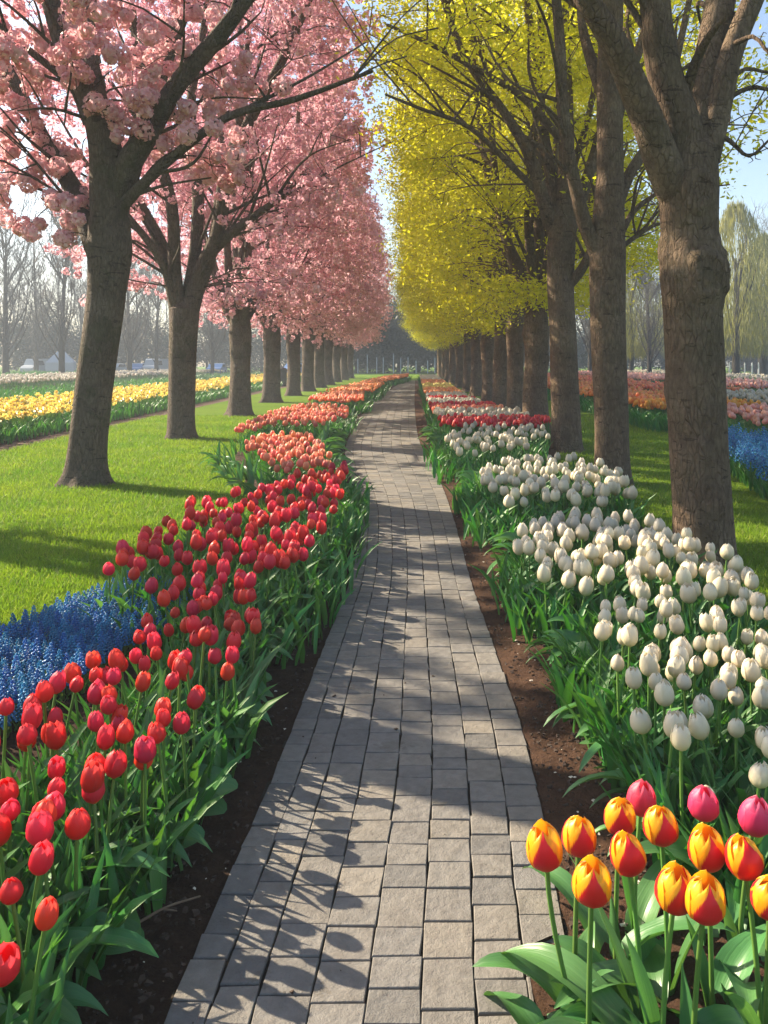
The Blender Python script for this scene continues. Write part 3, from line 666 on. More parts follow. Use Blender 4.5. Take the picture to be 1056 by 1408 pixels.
# far clumps along the path
STC = [simple_tulip(seed=k) for k in range(4)]
def clump(poly, n, seed, m, name, label, sc=1.6):
    pts = sample_fast(poly, n, seed)
    A = bake(STC, RNG.integers(0, 4, n), np.c_[pts, np.zeros(n)], RNG.random(n)*6.28, RNG.uniform(.9, 1.12, n)*1.08)
    V = A[0]; tag(link(name, raw_mesh(name, *A, [m, M_STEMI])), label, 'tulips', kind='stuff'); ALLPTS.append(pts)
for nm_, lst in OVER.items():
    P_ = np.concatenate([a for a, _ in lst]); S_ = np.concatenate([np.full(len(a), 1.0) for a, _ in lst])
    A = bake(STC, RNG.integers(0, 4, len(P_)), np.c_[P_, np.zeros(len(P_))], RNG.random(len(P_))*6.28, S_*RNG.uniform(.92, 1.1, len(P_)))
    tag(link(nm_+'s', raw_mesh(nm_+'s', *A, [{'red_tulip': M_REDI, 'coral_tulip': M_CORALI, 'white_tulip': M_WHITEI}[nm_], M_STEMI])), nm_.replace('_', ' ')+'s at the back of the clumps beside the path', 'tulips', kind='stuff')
clump(COR_E, 420, 31, M_CORALI, 'coral_tulips', 'coral orange tulips massed in the third clump along the left path edge')
clump(COR_F, 700, 32, M_ORANGEI, 'orange_tulips', 'orange tulips massed farther along the left path edge')
clump(COR_G, 900, 33, M_ORANGEI, 'orange_tulips', 'pale orange tulips massed at the far end of the left border')
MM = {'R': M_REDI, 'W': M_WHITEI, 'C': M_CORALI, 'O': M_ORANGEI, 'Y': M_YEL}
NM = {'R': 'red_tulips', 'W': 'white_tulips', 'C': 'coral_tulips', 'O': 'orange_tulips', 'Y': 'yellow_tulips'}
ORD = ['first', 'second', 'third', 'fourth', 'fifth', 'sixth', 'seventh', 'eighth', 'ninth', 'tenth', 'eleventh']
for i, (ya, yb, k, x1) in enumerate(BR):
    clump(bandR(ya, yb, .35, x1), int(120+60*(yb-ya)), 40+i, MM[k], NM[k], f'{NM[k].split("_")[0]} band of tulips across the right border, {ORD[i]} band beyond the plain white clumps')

# ------------------------------------------------------------------ field rows left and right
def rect(x0, x1, y0, y1): return [(x0, y0), (x1, y0), (x1, y1), (x0, y1)]
DF = [daffodil(k) for k in range(5)]
STO = [simple_tulip(seed=10+k, R=.045, Hh=.09) for k in range(4)]
def row_pts(x0, x1, y0, y1, n, seed, p=1.6):
    r = np.random.default_rng(seed); t = r.random(n)**p; return np.c_[lerp(x0, x1, r.random(n)), lerp(y0, y1, t)]
scatter(row_pts(-11.2, -7.7, 13, 62, 3600, 51), DF, [M_YELO, M_STEM], [M_YEL, M_STEMI], 'daffodil', 'yellow daffodil at the near end of the long row left of the lawn', 'flower', 'daffodils of the left row', 'daffodils', 'yellow daffodils massed along the long row left of the lawn', 1.25)
MWF = M_WHITEI
scatter(row_pts(-26, -18, 34, 80, 2600, 52, 1.2), STO, [M_WHITE, M_STEM], [M_WHITEI, M_STEMI], 'white_tulip', 'small white flower in the far field strip behind the daffodils', 'flower', 'white flowers of the left field strip', 'white_tulips', 'white flowers massed along the far strip behind the daffodils', 1.35, limit=0)
scatter(row_pts(6.3, 8.9, 11.5, 18.6, 700, 53), STO, [M_SALMON, M_STEM], [M_SALMONI, M_STEMI], 'salmon_tulip', 'salmon pink tulip in the row right of the nearest right trunk', 'tulip', 'salmon tulips of the near right row', 'salmon_tulips', 'salmon pink tulips at the back of the near right row', 1.15)
scatter(row_pts(5.6, 8.3, 18.8, 60, 2600, 54), STO, [M_ORANGE, M_STEM], [M_ORANGEI, M_STEMI], 'orange_tulip', 'bright orange tulip in the row between the right trunks', 'tulip', 'orange tulips of the right row', 'orange_tulips', 'orange tulips massed along the row between the right trunks', 1.2)
def massed(x0, x1, y0, y1, n, seed, m, name, label, sc=1.2, p=1.3):
    pts = row_pts(x0, x1, y0, y1, n, seed, p)
    A = bake(STO, RNG.integers(0, 4, n), np.c_[pts, np.zeros(n)], RNG.random(n)*6.28, RNG.uniform(.85, 1.15, n)*sc)
    tag(link(name, raw_mesh(name, *A, [m, M_STEMI])), label, 'flowers', kind='stuff')
massed(9.3, 12.6, 14, 27, 1500, 61, M_WHITEI, 'white_tulips', 'white strip of flowers right of the nearest right trunk')
massed(9.0, 11.8, 27.3, 62, 1800, 62, M_CORALI, 'red_tulips', 'red orange strip of tulips behind the orange row')
massed(13.2, 17.5, 24, 70, 2600, 63, M_SALMONI, 'salmon_tulips', 'pale salmon strip of flowers far behind the orange row', 1.3)
massed(19, 24, 34, 80, 1600, 64, M_WHITEI, 'white_tulips', 'pale strip of flowers at the far right field edge', 1.3)
# leafy strips
def leafmass(x0, x1, y0, y1, n, seed, label, sc=1.4, m=None):
    pts = row_pts(x0, x1, y0, y1, n, seed, 1.3)
    A = bake(BLADES, RNG.integers(0, 5, n), np.c_[pts, np.zeros(n)], RNG.random(n)*6.28, RNG.uniform(.85, 1.2, n)*sc)
    tag(link('field_foliage', raw_mesh('field_foliage', *A, [m or M_LEAFI])), label, 'foliage', kind='stuff')
leafmass(-17.5, -13, 22, 80, 5000, 71, 'dark green leafy strip between the daffodils and white flowers', 1.5)
leafmass(-38, -27, 45, 90, 5000, 72, 'blue green leafy strip at the back of the left field', 2.0)
leafmass(-7.9, -7.3, 13, 60, 2500, 73, 'green leaf fringe along the front of the daffodil row', 1.2)
leafmass(-11.2, -7.6, 12.8, 60, 9000, 76, 'green leaves standing among the daffodils', 1.15)
leafmass(5.2, 6.4, 17, 60, 4000, 74, 'green leaf fringe along the front of the orange row', 1.35)
leafmass(5.9, 8.9, 11.2, 18.7, 3000, 75, 'green leaves under the salmon tulip row', 1.25)
pts = sample_fast(BLUE_R, 1500, 78); A = bake(BLADES, RNG.integers(0, 5, 1500), np.c_[pts, np.zeros(1500)], RNG.random(1500)*6.28, RNG.uniform(.6, 1.05, 1500))
tag(link('field_foliage', raw_mesh('field_foliage', *A, [M_LEAFI])), 'thin green leaves standing in the blue bed behind the nearest right trunk', 'foliage', kind='stuff')
# earth tracks beside the rows
def sheet(name, pts, z, m):
    g = Geo(); g.add([(x, y, z) for x, y in pts], [(0, 1, 2, 3)]); return struct(link(name, g.mesh(name, [m], False)))
sheet('earth_track', rect(-7.35, -6.85, 5, 62), .004, M_TRACK)
sheet('field_soil', rect(-40, -7.35, 10, 92), .008, M_SOIL)
sheet('earth_track', [(4.6, 12.6), (9, 9.3), (9, 11.2), (5.4, 15.2)], .004, M_TRACK)
sheet('field_soil', [(5.5, 16), (26, 9), (26, 84), (5.5, 62)], .008, M_SOIL)
sheet('far_field', rect(-60, 60, 93, 96), .004, M_TRACK)

# ------------------------------------------------------------------ flower bed soil, left and right
from mathutils import noise as mn
AP = np.concatenate(ALLPTS)
def bed(name, side, mat, y0=1.1, y1=60):
    ys = np.concatenate([np.arange(y0, 7, .025), np.geomspace(7, y1, 150)])
    pts = AP[(AP[:, 0] < 0) if side < 0 else (AP[:, 0] > 0)]
    pts = pts[pts[:, 1] < 62]
    rows, outer = [], []
    for y in ys:
        wd = .10+.025*y; near = pts[np.abs(pts[:, 1]-y) < wd]
        e = float(pathL(y)) if side < 0 else float(pathR(y))
        o = (near[:, 0].min() if side < 0 else near[:, 0].max()) if len(near) else e+side*.4
        outer.append(o+side*.05)
    outer = np.convolve(np.pad(outer, 6, mode='edge'), np.ones(13)/13, 'valid')
    nu = 64; V = []
    for y, o in zip(ys, outer):
        e = (float(pathL(y))+.012 if side < 0 else float(pathR(y))-.012)
        if side > 0 and y < 2.12: e -= .10*min(1, (2.12-y)/.06)     # soil washed over the bricks in the corner
        for k in range(nu):
            t = k/(nu-1); t = t**1.6; x = e+(o-e)*t
            z = .022+.04*min(1, t*abs(o-e)/.35)*(1-max(0, (t-.8)/.2)**2)
            z += (.016*mn.noise(Vector((x*9, y*9, 1)))+.012*mn.noise(Vector((x*24, y*24, 5)))+.006*mn.noise(Vector((x*60, y*60, 3))))*min(1, .25+t*6)
            if side > 0 and y < 2.12: z += .012*min(1, (2.12-y)/.06)
            if k == nu-1: z = -.01
            if k == 0: z = .026+.006*mn.noise(Vector((x*30, y*30, 2)))+(.012 if side > 0 and y < 2.12 else 0)
            V.append((x, y, z))
    g = Geo(); f = gridf(nu, len(ys)); f = f if side > 0 else f[:, ::-1]; g.add(V, f); struct(link(name, g.mesh(name, [mat])))
    return ys, outer
bL = bed('flower_bed_soil', -1, M_SOIL); bR = bed('flower_bed_soil', 1, M_SOILR)
# crumbs, chips and a fallen twig on the bare soil
rng = np.random.default_rng(77)
def crumbs(n, name, mat, s0, s1, label, pale=False):
    Vs, Fs = [], []
    y = 1.5+8*rng.random(n)**1.8; side = rng.random(n) < .5; t = rng.random(n)*.27+.005
    x = np.where(side, pathL(y)-t, pathR(y)+t); s = lerp(s0, s1, rng.random(n)**2.5)
    on = rng.random(n) < (.008 if not pale else .0); x = np.where(on, lerp(pathL(y), pathR(y), rng.random(n)), x)
    cube = np.array([(-1, -1, -1), (1, -1, -1), (1, 1, -1), (-1, 1, -1), (-1, -1, 1), (1, -1, 1), (1, 1, 1), (-1, 1, 1)])*.5
    fc = np.array([(3, 2, 1, 0), (4, 5, 6, 7), (0, 1, 5, 4), (1, 2, 6, 5), (2, 3, 7, 6), (3, 0, 4, 7)])
    V = (cube[None]+rng.normal(0, .22, (n, 8, 3)))*s[:, None, None]*np.array([1.3, 1, .35 if pale else .7])
    a = rng.random(n)*6.28; c, sn = np.cos(a)[:, None], np.sin(a)[:, None]
    zb = np.where(on, .031, .036+.13*np.minimum(t, .25))
    V = np.stack([V[:, :, 0]*c-V[:, :, 1]*sn+x[:, None], V[:, :, 0]*sn+V[:, :, 1]*c+y[:, None], V[:, :, 2]+zb[:, None]+s[:, None]*.15], 2).reshape(-1, 3)
    Fc = (fc[None]+(np.arange(n)*8)[:, None, None]).reshape(-1, 4)
    tag(link(name, raw_mesh(name, V, Fc, np.zeros(len(Fc)), np.zeros((len(V), 2)), [mat], False)), label, 'soil debris', kind='stuff')
crumbs(4500, 'soil_crumbs', M_CRUMB, .002, .011, 'small brown soil crumbs scattered over the bare bed edges')
crumbs(170, 'pale_chips', M_CHIP, .002, .010, 'small pale chips and petals scattered over the bare soil', True)
g = Geo(); x0, y0 = P(190, 1308); x1, y1 = P(275, 1262)
tube(g, catmull([(x0, y0, .075), (lerp(x0, x1, .4), lerp(y0, y1, .3), .085), (x1, y1, .06)], 9), np.linspace(.004, .0025, 9), 6)
tube(g, catmull([(lerp(x0, x1, .4), lerp(y0, y1, .3), .085), (lerp(x0, x1, .7), lerp(y0, y1, .3), .08)], 5), np.linspace(.003, .0015, 5), 6)
tag(link('fallen_twig', g.mesh('fallen_twig', [M_WOOD])), 'thin dry twig lying on the dark soil left of the bricks', 'twig')

# ------------------------------------------------------------------ grass blades
def grass():
    n = 150000; r = np.random.default_rng(5)
    y = 4.0+18*r.random(n)**1.7; left = r.random(n) < .72
    oL = np.interp(y, bL[0], bL[1]); oR = np.interp(y, bR[0], bR[1])
    x = np.where(left, lerp(oL+.04, np.maximum(-6.9, -.58*y), r.random(n)), lerp(oR-.04, np.minimum(5.6, .5*y), r.random(n)))
    keep = np.where(left, x < oL+.05, x > oR-.05) & ~((x > 3.6) & (y > 7) & (x < 6) & (x > 3.7+(y-8)*.2) & (y < 14.5)); x, y = x[keep], y[keep]; n = len(x)
    h = r.uniform(.018, .042, n)*(1+.03*y); wd = r.uniform(.0018, .0032, n)*(1+.08*y); a = r.random(n)*6.28; le = r.normal(0, .45, (n, 2))*h[:, None]
    b = np.stack([x, y, np.zeros(n)-.002], 1); s = np.stack([np.cos(a)*wd, np.sin(a)*wd, np.zeros(n)], 1); tp = b+np.c_[le, h]
    V = np.stack([b-s, b+s, tp+s*.25, tp-s*.25], 1).reshape(-1, 3)
    tag(link('grass_blades', raw_mesh('grass_blades', V, np.arange(n*4).reshape(-1, 4), np.zeros(n), np.zeros((n*4, 2)), [M_BLADE], False)), 'short bright green grass of the lawns beside the tulip beds', 'grass', kind='stuff')
grass()

# ------------------------------------------------------------------ trees
def env_r(z, k): return np.interp(z, *k)
ENV = ([2.7, 3.3, 4.2, 5.5, 8, 10.5, 12.5, 14.0], [1.3, 2.2, 3.0, 3.45, 3.5, 3.1, 2.1, .5])
class Tree:
    def __init__(s, seed): s.r = np.random.default_rng(seed); s.g = Geo(); s.c = Geo(); s.nodes = []
    def limb(s, pts, rad, n=14, sides=10, lump=.05, flare=0, keep=True):
        p = catmull(pts, n); rr = np.interp(np.linspace(0, 1, n), np.linspace(0, 1, len(rad)), rad)
        tube(s.g, p, rr, sides, 0, lump, flare, s.r)
        if keep: s.nodes += [(*a, b) for a, b in zip(p[2:], rr[2:])]
        return p, rr
    def knot(s, c, d, r):
        c = np.asarray(c, float); d = np.asarray(d, float); d = d/np.linalg.norm(d)
        for q in range(len(s.g.V)):
            V = s.g.V[q]
            if len(V) < 300: continue
            k = np.linalg.norm((V-c)*np.array([1, 1, .8]), axis=1)/r; ang = np.arctan2(V[:, 0]-c[0], V[:, 2]-c[2])
            a = .55*np.exp(-(k/1.05)**2)-.42*np.exp(-(k/.42)**2)+.10*np.sin(k*9+np.sin(ang*3))*np.exp(-(k/1.4)**2)
            s.g.V[q] = V+d*(a*r)[:, None]
            break
    def branches(s, limbs, per, L0, L1, r0=.045):
        for p, rr in limbs:
            for _ in range(per):
                i = s.r.integers(3, len(p)-1); b = p[i]; az = math.atan2(p[-1][1]-p[0][1], p[-1][0]-p[0][0])+s.r.normal(0, 1.1); L = s.r.uniform(L0, L1)
                el = s.r.uniform(.15, .95); d = np.array([math.cos(az)*math.cos(el), math.sin(az)*math.cos(el), math.sin(el)])
                m = b+d*L*.5+np.array([0, 0, .12*L]); e = b+d*L+np.array([0, 0, s.r.uniform(-.1, .3)*L])
                s.limb([b, m+s.r.normal(0, .1, 3), e], [min(r0, rr[i]*.6), min(r0, rr[i]*.6)*.6, .009], 9, 6, .04)
    def clumps(s, n, env, off=(0, 0), shell=.5, twig_r=.012, filt=None):
        zlo, zhi = env[0][0], env[0][-1]; C = []
        N = np.array(s.nodes)
        while len(C) < n:
            z = s.r.uniform(zlo, zhi); R = env_r(z, env)
            if s.r.random() > R/3.5: continue
            rad = R*(shell+(1-shell)*s.r.random()**.6); a = s.r.random()*2*PI
            c = np.array([off[0]+rad*math.cos(a), off[1]+rad*math.sin(a), z])
            if filt and not filt(c): continue
            C.append(c)
        C = np.array(C)
        for c in C:
            d = np.linalg.norm(N[:, :3]-c, axis=1)+np.maximum(0, N[:, 2]-c[2]+.1)*2.0
            k = int(np.argmin(d)); b = N[k, :3]; m = (b+c)/2+np.array([0, 0, .12*d[k]])+s.r.normal(0, .06, 3)*d[k]
            tube(s.g, catmull([b, m, c], 6), np.linspace(min(twig_r*1.5, N[k, 3]), twig_r*.4, 6), 4)
            for _ in range(2):
                e = m+(c-m)*s.r.random()+s.r.normal(0, .28, 3); tube(s.g, [(m+c)/2, ((m+c)/2+e)/2+s.r.normal(0, .03, 3), e], [twig_r*.6, twig_r*.5, twig_r*.3], 4)
        return C
    def blossom(s, C, per, spread, r0, r1, petals, psz):
        n = len(C)*per; P0 = np.repeat(C, per, 0)+s.r.normal(0, 1, (n, 3))*np.array([spread, spread, spread*.75]); R = s.r.uniform(r0, r1, n)
        D = rand_dirs(n*petals, s.r); c = np.repeat(P0, petals, 0)+D*np.repeat(R, petals)[:, None]*s.r.uniform(.75, 1.0, (n*petals, 1))
        nr = unit(D+s.r.normal(0, .32, D.shape)); t = unit(np.cross(nr, rand_dirs(len(D), s.r))); b = np.cross(nr, t); q = psz*s.r.uniform(.7, 1.25, (len(D), 1))
        V, Fc = quads_at(c, t*q, b*q*.85); s.c.add(V, Fc)
    def leaves(s, C, per, sp, size):
        n = len(C)*per; c = np.repeat(C, per, 0)+s.r.normal(0, 1, (n, 3))*np.array(sp)
        t = unit(s.r.normal(0, 1, (n, 3))*np.array([1, 1, .6])+np.array([0, 0, -.35])); nr = unit(s.r.normal(0, .7, (n, 3))+np.array([0, 0, 1.0])); b = unit(np.cross(nr, t)); q = size*s.r.uniform(.65, 1.3, (n, 1))
        V, Fc = quads_at(c, t*q, b*q*.5); s.c.add(V, Fc)
    def place(s, name, label, loc, group, bark, crown, rz=0, sc=1.0):
        root = thing(name, label, 'tree', loc, rz, group, sc)
        link('trunk', s.g.mesh('trunk', [bark]), root)
        if s.c.n: link('crown', s.c.mesh('crown', [crown], False), root)
        return root
def vase(seed, fork=2.6, r=.25, nl=6, top=12, lean=0.0, spread=2.4):
    t = Tree(seed); R = t.r
    tp = [(0, 0, -.05), (R.normal(0, .03), R.normal(0, .03), fork*.35), (lean+R.normal(0, .03), R.normal(0, .04), fork*.72), (lean*1.2, R.normal(0, .03), fork+.25)]
    t.limb(tp, [r*1.12, r*1.0, r*.93, r*1.05, r*.8], 44, 24, .035, .55, False)
    limbs = []
    for k in range(nl):
        a = k/nl*2*PI+R.normal(0, .25); sp = spread*R.uniform(.55, 1.1); h = top*R.uniform(.78, 1.0); b = fork+R.uniform(-.25, .25)
        d = np.array([math.cos(a), math.sin(a), 0]); c0 = np.array([lean*1.1, 0, 0])
        pts = [c0+d*r*.25+[0, 0, b-.15], c0+d*(r*.95+.12)+[0, 0, b+.4], c0+d*(sp*.42)+[0, 0, b+1.6], c0+d*sp*.75+R.normal(0, .15, 3)+[0, 0, lerp(b, h, .5)], c0+d*sp+R.normal(0, .25, 3)+[0, 0, h]]
        limbs.append(t.limb(pts, [r*.52, r*.46, r*.36, r*.24, .02], 18, 10, .05))
    t.limb([(lean*1.2, 0, fork), (lean+.1, .05, fork+2.5), (lean, R.normal(0, .3), top*.98)], [r*.6, r*.4, .02], 14, 10, .05)
    t.branches(limbs, 7, 1.2, 2.8)
    for _ in range(3):
        a = R.random()*6.28; t.knot((math.cos(a)*r, math.sin(a)*r, R.uniform(fork*.55, fork*1.05)), (math.cos(a), math.sin(a), .3), r*R.uniform(.3, .45))
    return t
LROW = [(-4.03, 10.0), (-4.45, 15.8), (-4.63, 22.1), (-5.0, 29.4), (-5.0, 35.0), (-4.95, 39.8), (-4.95, 45), (-4.95, 50), (-4.95, 56), (-4.9, 62), (-4.9, 69)]
RROW = [(2.31, 6.2), (2.57, 10.0), (2.73, 13.6), (2.69, 16.7), (3.06, 22.7), (3.07, 26.0), (3.05, 30), (3.0, 34.5), (3.0, 39.5), (2.97, 45), (2.9, 51), (2.9, 57), (2.9, 63), (2.9, 70)]
NTH = ['nearest', 'second', 'third', 'fourth', 'fifth', 'sixth', 'seventh', 'eighth', 'ninth', 'tenth', 'eleventh', 'twelfth', 'thirteenth', 'fourteenth', 'fifteenth']
def traced(t, base, pts, rads, dY=0.0, n=22, sides=12, lump=.05, flare=0, ext=None, keep=True):
    """A limb whose bends are given as picture points at the tree's depth; dY moves its far end nearer or farther."""
    bx, by = base; out = []
    for i, (px, py) in enumerate(pts):
        Y = by+dY*i/max(1, len(pts)-1); x, y, z = PD(px, py, Y); out.append((x-bx, Y-by, z))
    if ext: d = np.array(out[-1])-np.array(out[-2]); d /= np.linalg.norm(d); out.append(tuple(np.array(out[-1])+(d+[0, 0, .25])*ext)); rads = list(rads)+[rads[-1]*.3]
    sc = by/F; return t.limb(out, [r*sc for r in rads], n, sides, lump, flare, keep)
# --- left row
LT = []
b = LROW[0]; t = Tree(101); lim = []
traced(t, b, [(118, 672), (122, 600), (128, 540), (138, 470), (147, 400), (152, 345), (152, 300)], [27, 25.5, 25, 25, 25, 29, 26], 0, 100, 44, .03, .75, keep=False)
lim.append(traced(t, b, [(143, 360), (122, 310), (103, 265), (62, 195), (22, 115), (-20, 40)], [19, 16, 14, 11, 8, 6], .9, ext=3))
lim.append(traced(t, b, [(153, 320), (150, 260), (146, 210), (128, 140), (95, 75), (66, -10)], [25, 23, 21, 18, 15, 12], -.5, ext=4))
lim.append(traced(t, b, [(158, 290), (172, 235), (200, 190), (240, 122), (300, 50), (345, -10)], [18, 18, 15, 13, 11, 8], -.9, ext=4))
lim.append(traced(t, b, [(172, 255), (205, 150), (232, 70), (262, -10)], [16, 13, 11, 9], .9, ext=4))
lim.append(traced(t, b, [(162, 290), (188, 262), (250, 205), (320, 158), (400, 138), (512, 98)], [9, 7, 6, 5, 4, 2], -1.4))
lim.append(traced(t, b, [(146, 215), (138, 140), (122, 60), (125, -10)], [14, 11, 9, 8], .7, ext=4))
lim.append(traced(t, b, [(122, 170), (100, 120), (60, 85), (0, 35)], [8, 6.5, 5, 3.5], -.4, ext=1))
t.branches(lim, 7, .8, 2.0, .03)
ENV1 = ([3.3, 3.9, 4.8, 6, 8, 10, 12, 13.5], [1.9, 2.3, 2.7, 3.0, 3.2, 2.8, 2.0, .5])
C = t.clumps(165, ENV1, (-.35, .3), .35, filt=lambda c: not (c[2] < 4.2 and -.5 < c[0] < 1.0))
N_ = np.array(t.nodes); X_ = []
for px, py, dy in ((30, 245, .2), (62, 275, -.3), (100, 300, .3), (38, 312, .1), (85, 322, -.2), (18, 215, .4), (118, 262, .5), (72, 228, .3), (8, 185, 0), (-6, 262, .2), (55, 190, .5), (95, 215, .6), (150, 155, -.5), (185, 135, -.6), (165, 90, -.6), (205, 160, -.7), (95, 95, -.6), (70, 60, -.4), (30, 150, .3), (60, 130, .3), (130, 60, -.6), (270, 145, -.4), (45, 100, 0), (20, 60, -.2), (105, 40, -.5), (215, 40, -.6), (180, 20, -.6)):
    x, y, z = PD(px, py, b[1]+dy); c = np.array((x-b[0], y-b[1], z)); X_.append(c)
    k = int(np.argmin(np.linalg.norm(N_[:, :3]-c, axis=1))); tube(t.g, catmull([N_[k, :3], (N_[k, :3]+c)/2+[0, 0, .06], c], 6), np.linspace(.012, .005, 6), 5)
t.blossom(np.array(X_), 5, .13, .08, .13, 130, .030)
t.blossom(C, 6, .17, .085, .14, 120, .032)
LT.append(t.place('blossom_tree', 'nearest pink blossom tree on the left lawn with big pompom blossoms', (*b, 0), 'pink blossom trees of the left row', M_BARKL, M_BLOSN))
b = LROW[1]; t = Tree(102); lim = []
traced(t, b, [(250, 607), (250, 560), (251, 510), (252, 460), (253, 425)], [19, 18.5, 18, 18.5, 20], 0, 60, 30, .03, .55, keep=False)
for pts, rd, dY, ext in (([(246, 445), (233, 380), (213, 320), (190, 275), (165, 215), (150, 150)], [11, 9.5, 8, 7, 5, 3], .5, 3), ([(248, 435), (240, 370), (236, 280), (205, 180), (190, 80), (180, 0)], [10, 9, 8, 7, 6, 5], -.8, 3),
        ([(258, 440), (276, 375), (298, 325), (312, 240), (352, 150), (392, 75), (428, -5)], [13, 11, 10, 8.5, 7, 6, 4], -.6, 3), ([(255, 430), (268, 350), (272, 250), (262, 150), (280, 40)], [11, 9, 8, 7, 5], .8, 3),
        ([(256, 435), (290, 350), (302, 270), (330, 160), (340, 60)], [10, 8, 7, 6, 4], 1.0, 3), ([(292, 345), (320, 320), (350, 297), (392, 268)], [8, 6, 5, 3.5], -.8, None), ([(247, 440), (222, 360), (170, 290), (130, 240)], [8, 6, 4, 3], -1.0, 1)):
    lim.append(traced(t, b, pts, rd, dY, ext=ext))
t.branches(lim, 8, .9, 2.4, .035)
C = t.clumps(260, ENV, (.25, 0), .45, filt=lambda c: not (c[2] < 4.0 and abs(c[0]) < 1.2)); t.blossom(C, 12, .28, .075, .13, 26, .040)
LT.append(t.place('blossom_tree', 'second pink blossom tree of the left row, forked low into many upright limbs', (*b, 0), 'pink blossom trees of the left row', M_BARKL, M_BLOS))
PV = []
for k in range(3):
    t = vase(110+k, 2.75+.2*k, .30, 6, 12.5, 0, 2.6); C = t.clumps(330, ENV, (-.05, 0), .5); t.blossom(C, 15, .30, .07, .125, 15, .046)
    PV.append((t.g.mesh('trunk', [M_BARKL]), t.c.mesh('crown', [M_BLOS], False)))
for i, (x, y) in enumerate(LROW[2:]):
    r = thing('blossom_tree', f'pink blossom tree, {NTH[i+2]} from the front in the left row', 'tree', (x, y, 0), [0, 2.3, 4.0, 1.2, 5.2][i % 5], 'pink blossom trees of the left row', [1, 1.03, .98, 1.0][i % 4])
    link('trunk', PV[i % 3][0], r); link('crown', PV[i % 3][1], r)
t = vase(131, 3.8, .20, 4, 11.5, 0, 1.3)
C = t.clumps(24, ([6.5, 7, 8, 10, 12, 13], [1.6, 2.2, 2.4, 2.4, 1.6, .4]), (-1.2, -.6), .4, filt=lambda c: c[0] < .6); t.blossom(C, 6, .2, .085, .14, 60, .04)
t.place('blossom_tree', 'pink blossom tree standing just before the nearest one in the left row', (-4.4, 5.5, 0), 'pink blossom trees of the left row', M_BARKL, M_BLOSN)
t = vase(141, 3.2, .22, 4, 7.5, 0, 1.2)
C = t.clumps(16, ([5.5, 6, 7, 7.5, 8], [.8, 1.2, 1.3, 1.0, .6]), (0, 0), .4); t.blossom(C, 5, .2, .085, .14, 60, .04)
t.place('blossom_tree', 'sparse pink blossom tree farther out on the left lawn', (-8.6, 9.6, 0), 'pink blossom trees beyond the left row', M_BARKL, M_BLOSN, 1.0)
# --- right row
b = RROW[0]; t = Tree(201); lim = []
traced(t, b, [(968, 782), (965, 700), (960, 620), (955, 520), (952, 430), (951, 380), (949, 320), (947, 260), (948, 205)], [41, 39, 39, 40, 39.5, 42, 38, 40, 36], 0, 150, 64, .022, .16, keep=False)
lim.append(traced(t, b, [(940, 285), (918, 238), (893, 170), (868, 110), (842, 55), (800, -10)], [26, 24, 21, 19, 17, 14], -.5, 20, 16, .03, ext=3))
lim.append(traced(t, b, [(945, 240), (932, 170), (915, 110), (905, 50), (900, -20)], [30, 28, 24, 22, 20], -.2, 20, 16, .04, ext=4))
lim.append(traced(t, b, [(952, 235), (964, 165), (974, 90), (985, 30), (995, -30)], [30, 27, 23, 22, 20], .5, 20, 16, .03, ext=4))
lim.append(traced(t, b, [(965, 220), (985, 150), (1005, 75), (1035, 0), (1052, -40)], [24, 20, 16, 15, 13], .25, 20, 16, .03, ext=4))
for pts, rd, dY in (([(985, 160), (1010, 130), (1040, 120), (1085, 135)], [5, 3.5, 3, 2], .3), ([(980, 180), (1005, 195), (1030, 215), (1060, 190)], [4, 3, 2.2, 1.5], -.2), ([(995, 120), (1025, 95), (1060, 100), (1090, 90)], [4, 3, 2.2, 1.5], .4), ([(1010, 60), (1035, 50), (1062, 75), (1085, 70)], [4, 3, 2.2, 1.5], -.4),
                    ([(940, 140), (955, 90), (975, 50), (1000, 20)], [8, 7, 5, 3], -.6)):
    lim.append(traced(t, b, pts, rd, dY, 10, 6))
N0 = len(t.nodes)
for p, rr in lim[4:]:
    for _ in range(9):
        i = t.r.integers(3, len(p)); e = p[i]+t.r.normal(0, .10, 3)+[.06, 0, -.03]; t.limb([p[i], (p[i]+e)/2+t.r.normal(0, .025, 3), e], [.005, .004, .002], 5, 4, 0, keep=False)
t.knot((-.06, -.21, H+112/F*6.2), (.1, -1, .05), .15); t.knot((.12, -.12, H+120/F*6.2), (.9, -.5, .1), .13); t.knot((-.12, -.21, H+225/F*6.2), (-.3, -1, 0), .13); t.knot((-.30, -.02, H-40/F*6.2), (-1, -.4, 0), .07); t.knot((-.31, -.03, H+150/F*6.2), (-1, -.3, 0.2), .08); t.knot((.02, -.22, H-190/F*6.2), (.2, -1, 0), .06); t.knot((-.1, -.21, H-120/F*6.2), (0, -1, 0), .05)
t.branches(lim[:4], 5, .9, 2.0, .03)
C = t.clumps(70, ([6.3, 7, 8.5, 10, 12, 13], [1.6, 2.3, 2.9, 2.7, 1.6, .4]), (.4, 0), .4); t.leaves(C, 120, (.3, .3, .12), .05)
t.place('yellow_leaved_tree', 'nearest right tree with the thick knotted brown trunk standing in white tulips', (*b, 0), 'yellow leaved trees of the right row', M_BARKR, M_YLEAF)
b = RROW[1]; t = Tree(202); lim = []
traced(t, b, [(843, 672), (841, 600), (838, 520), (836, 430), (835, 370), (836, 320), (838, 240), (838, 160), (839, 80), (842, -20), (846, -240)], [25.5, 23.3, 23, 23, 24, 22.5, 18.5, 18, 17, 15, 5], 0, 140, 48, .03, .3)
lim.append(traced(t, b, [(822, 350), (805, 310), (793, 262), (783, 215), (773, 140), (770, 60), (764, -10)], [11, 10.5, 9.5, 9, 8, 7, 6], -.5, ext=3))
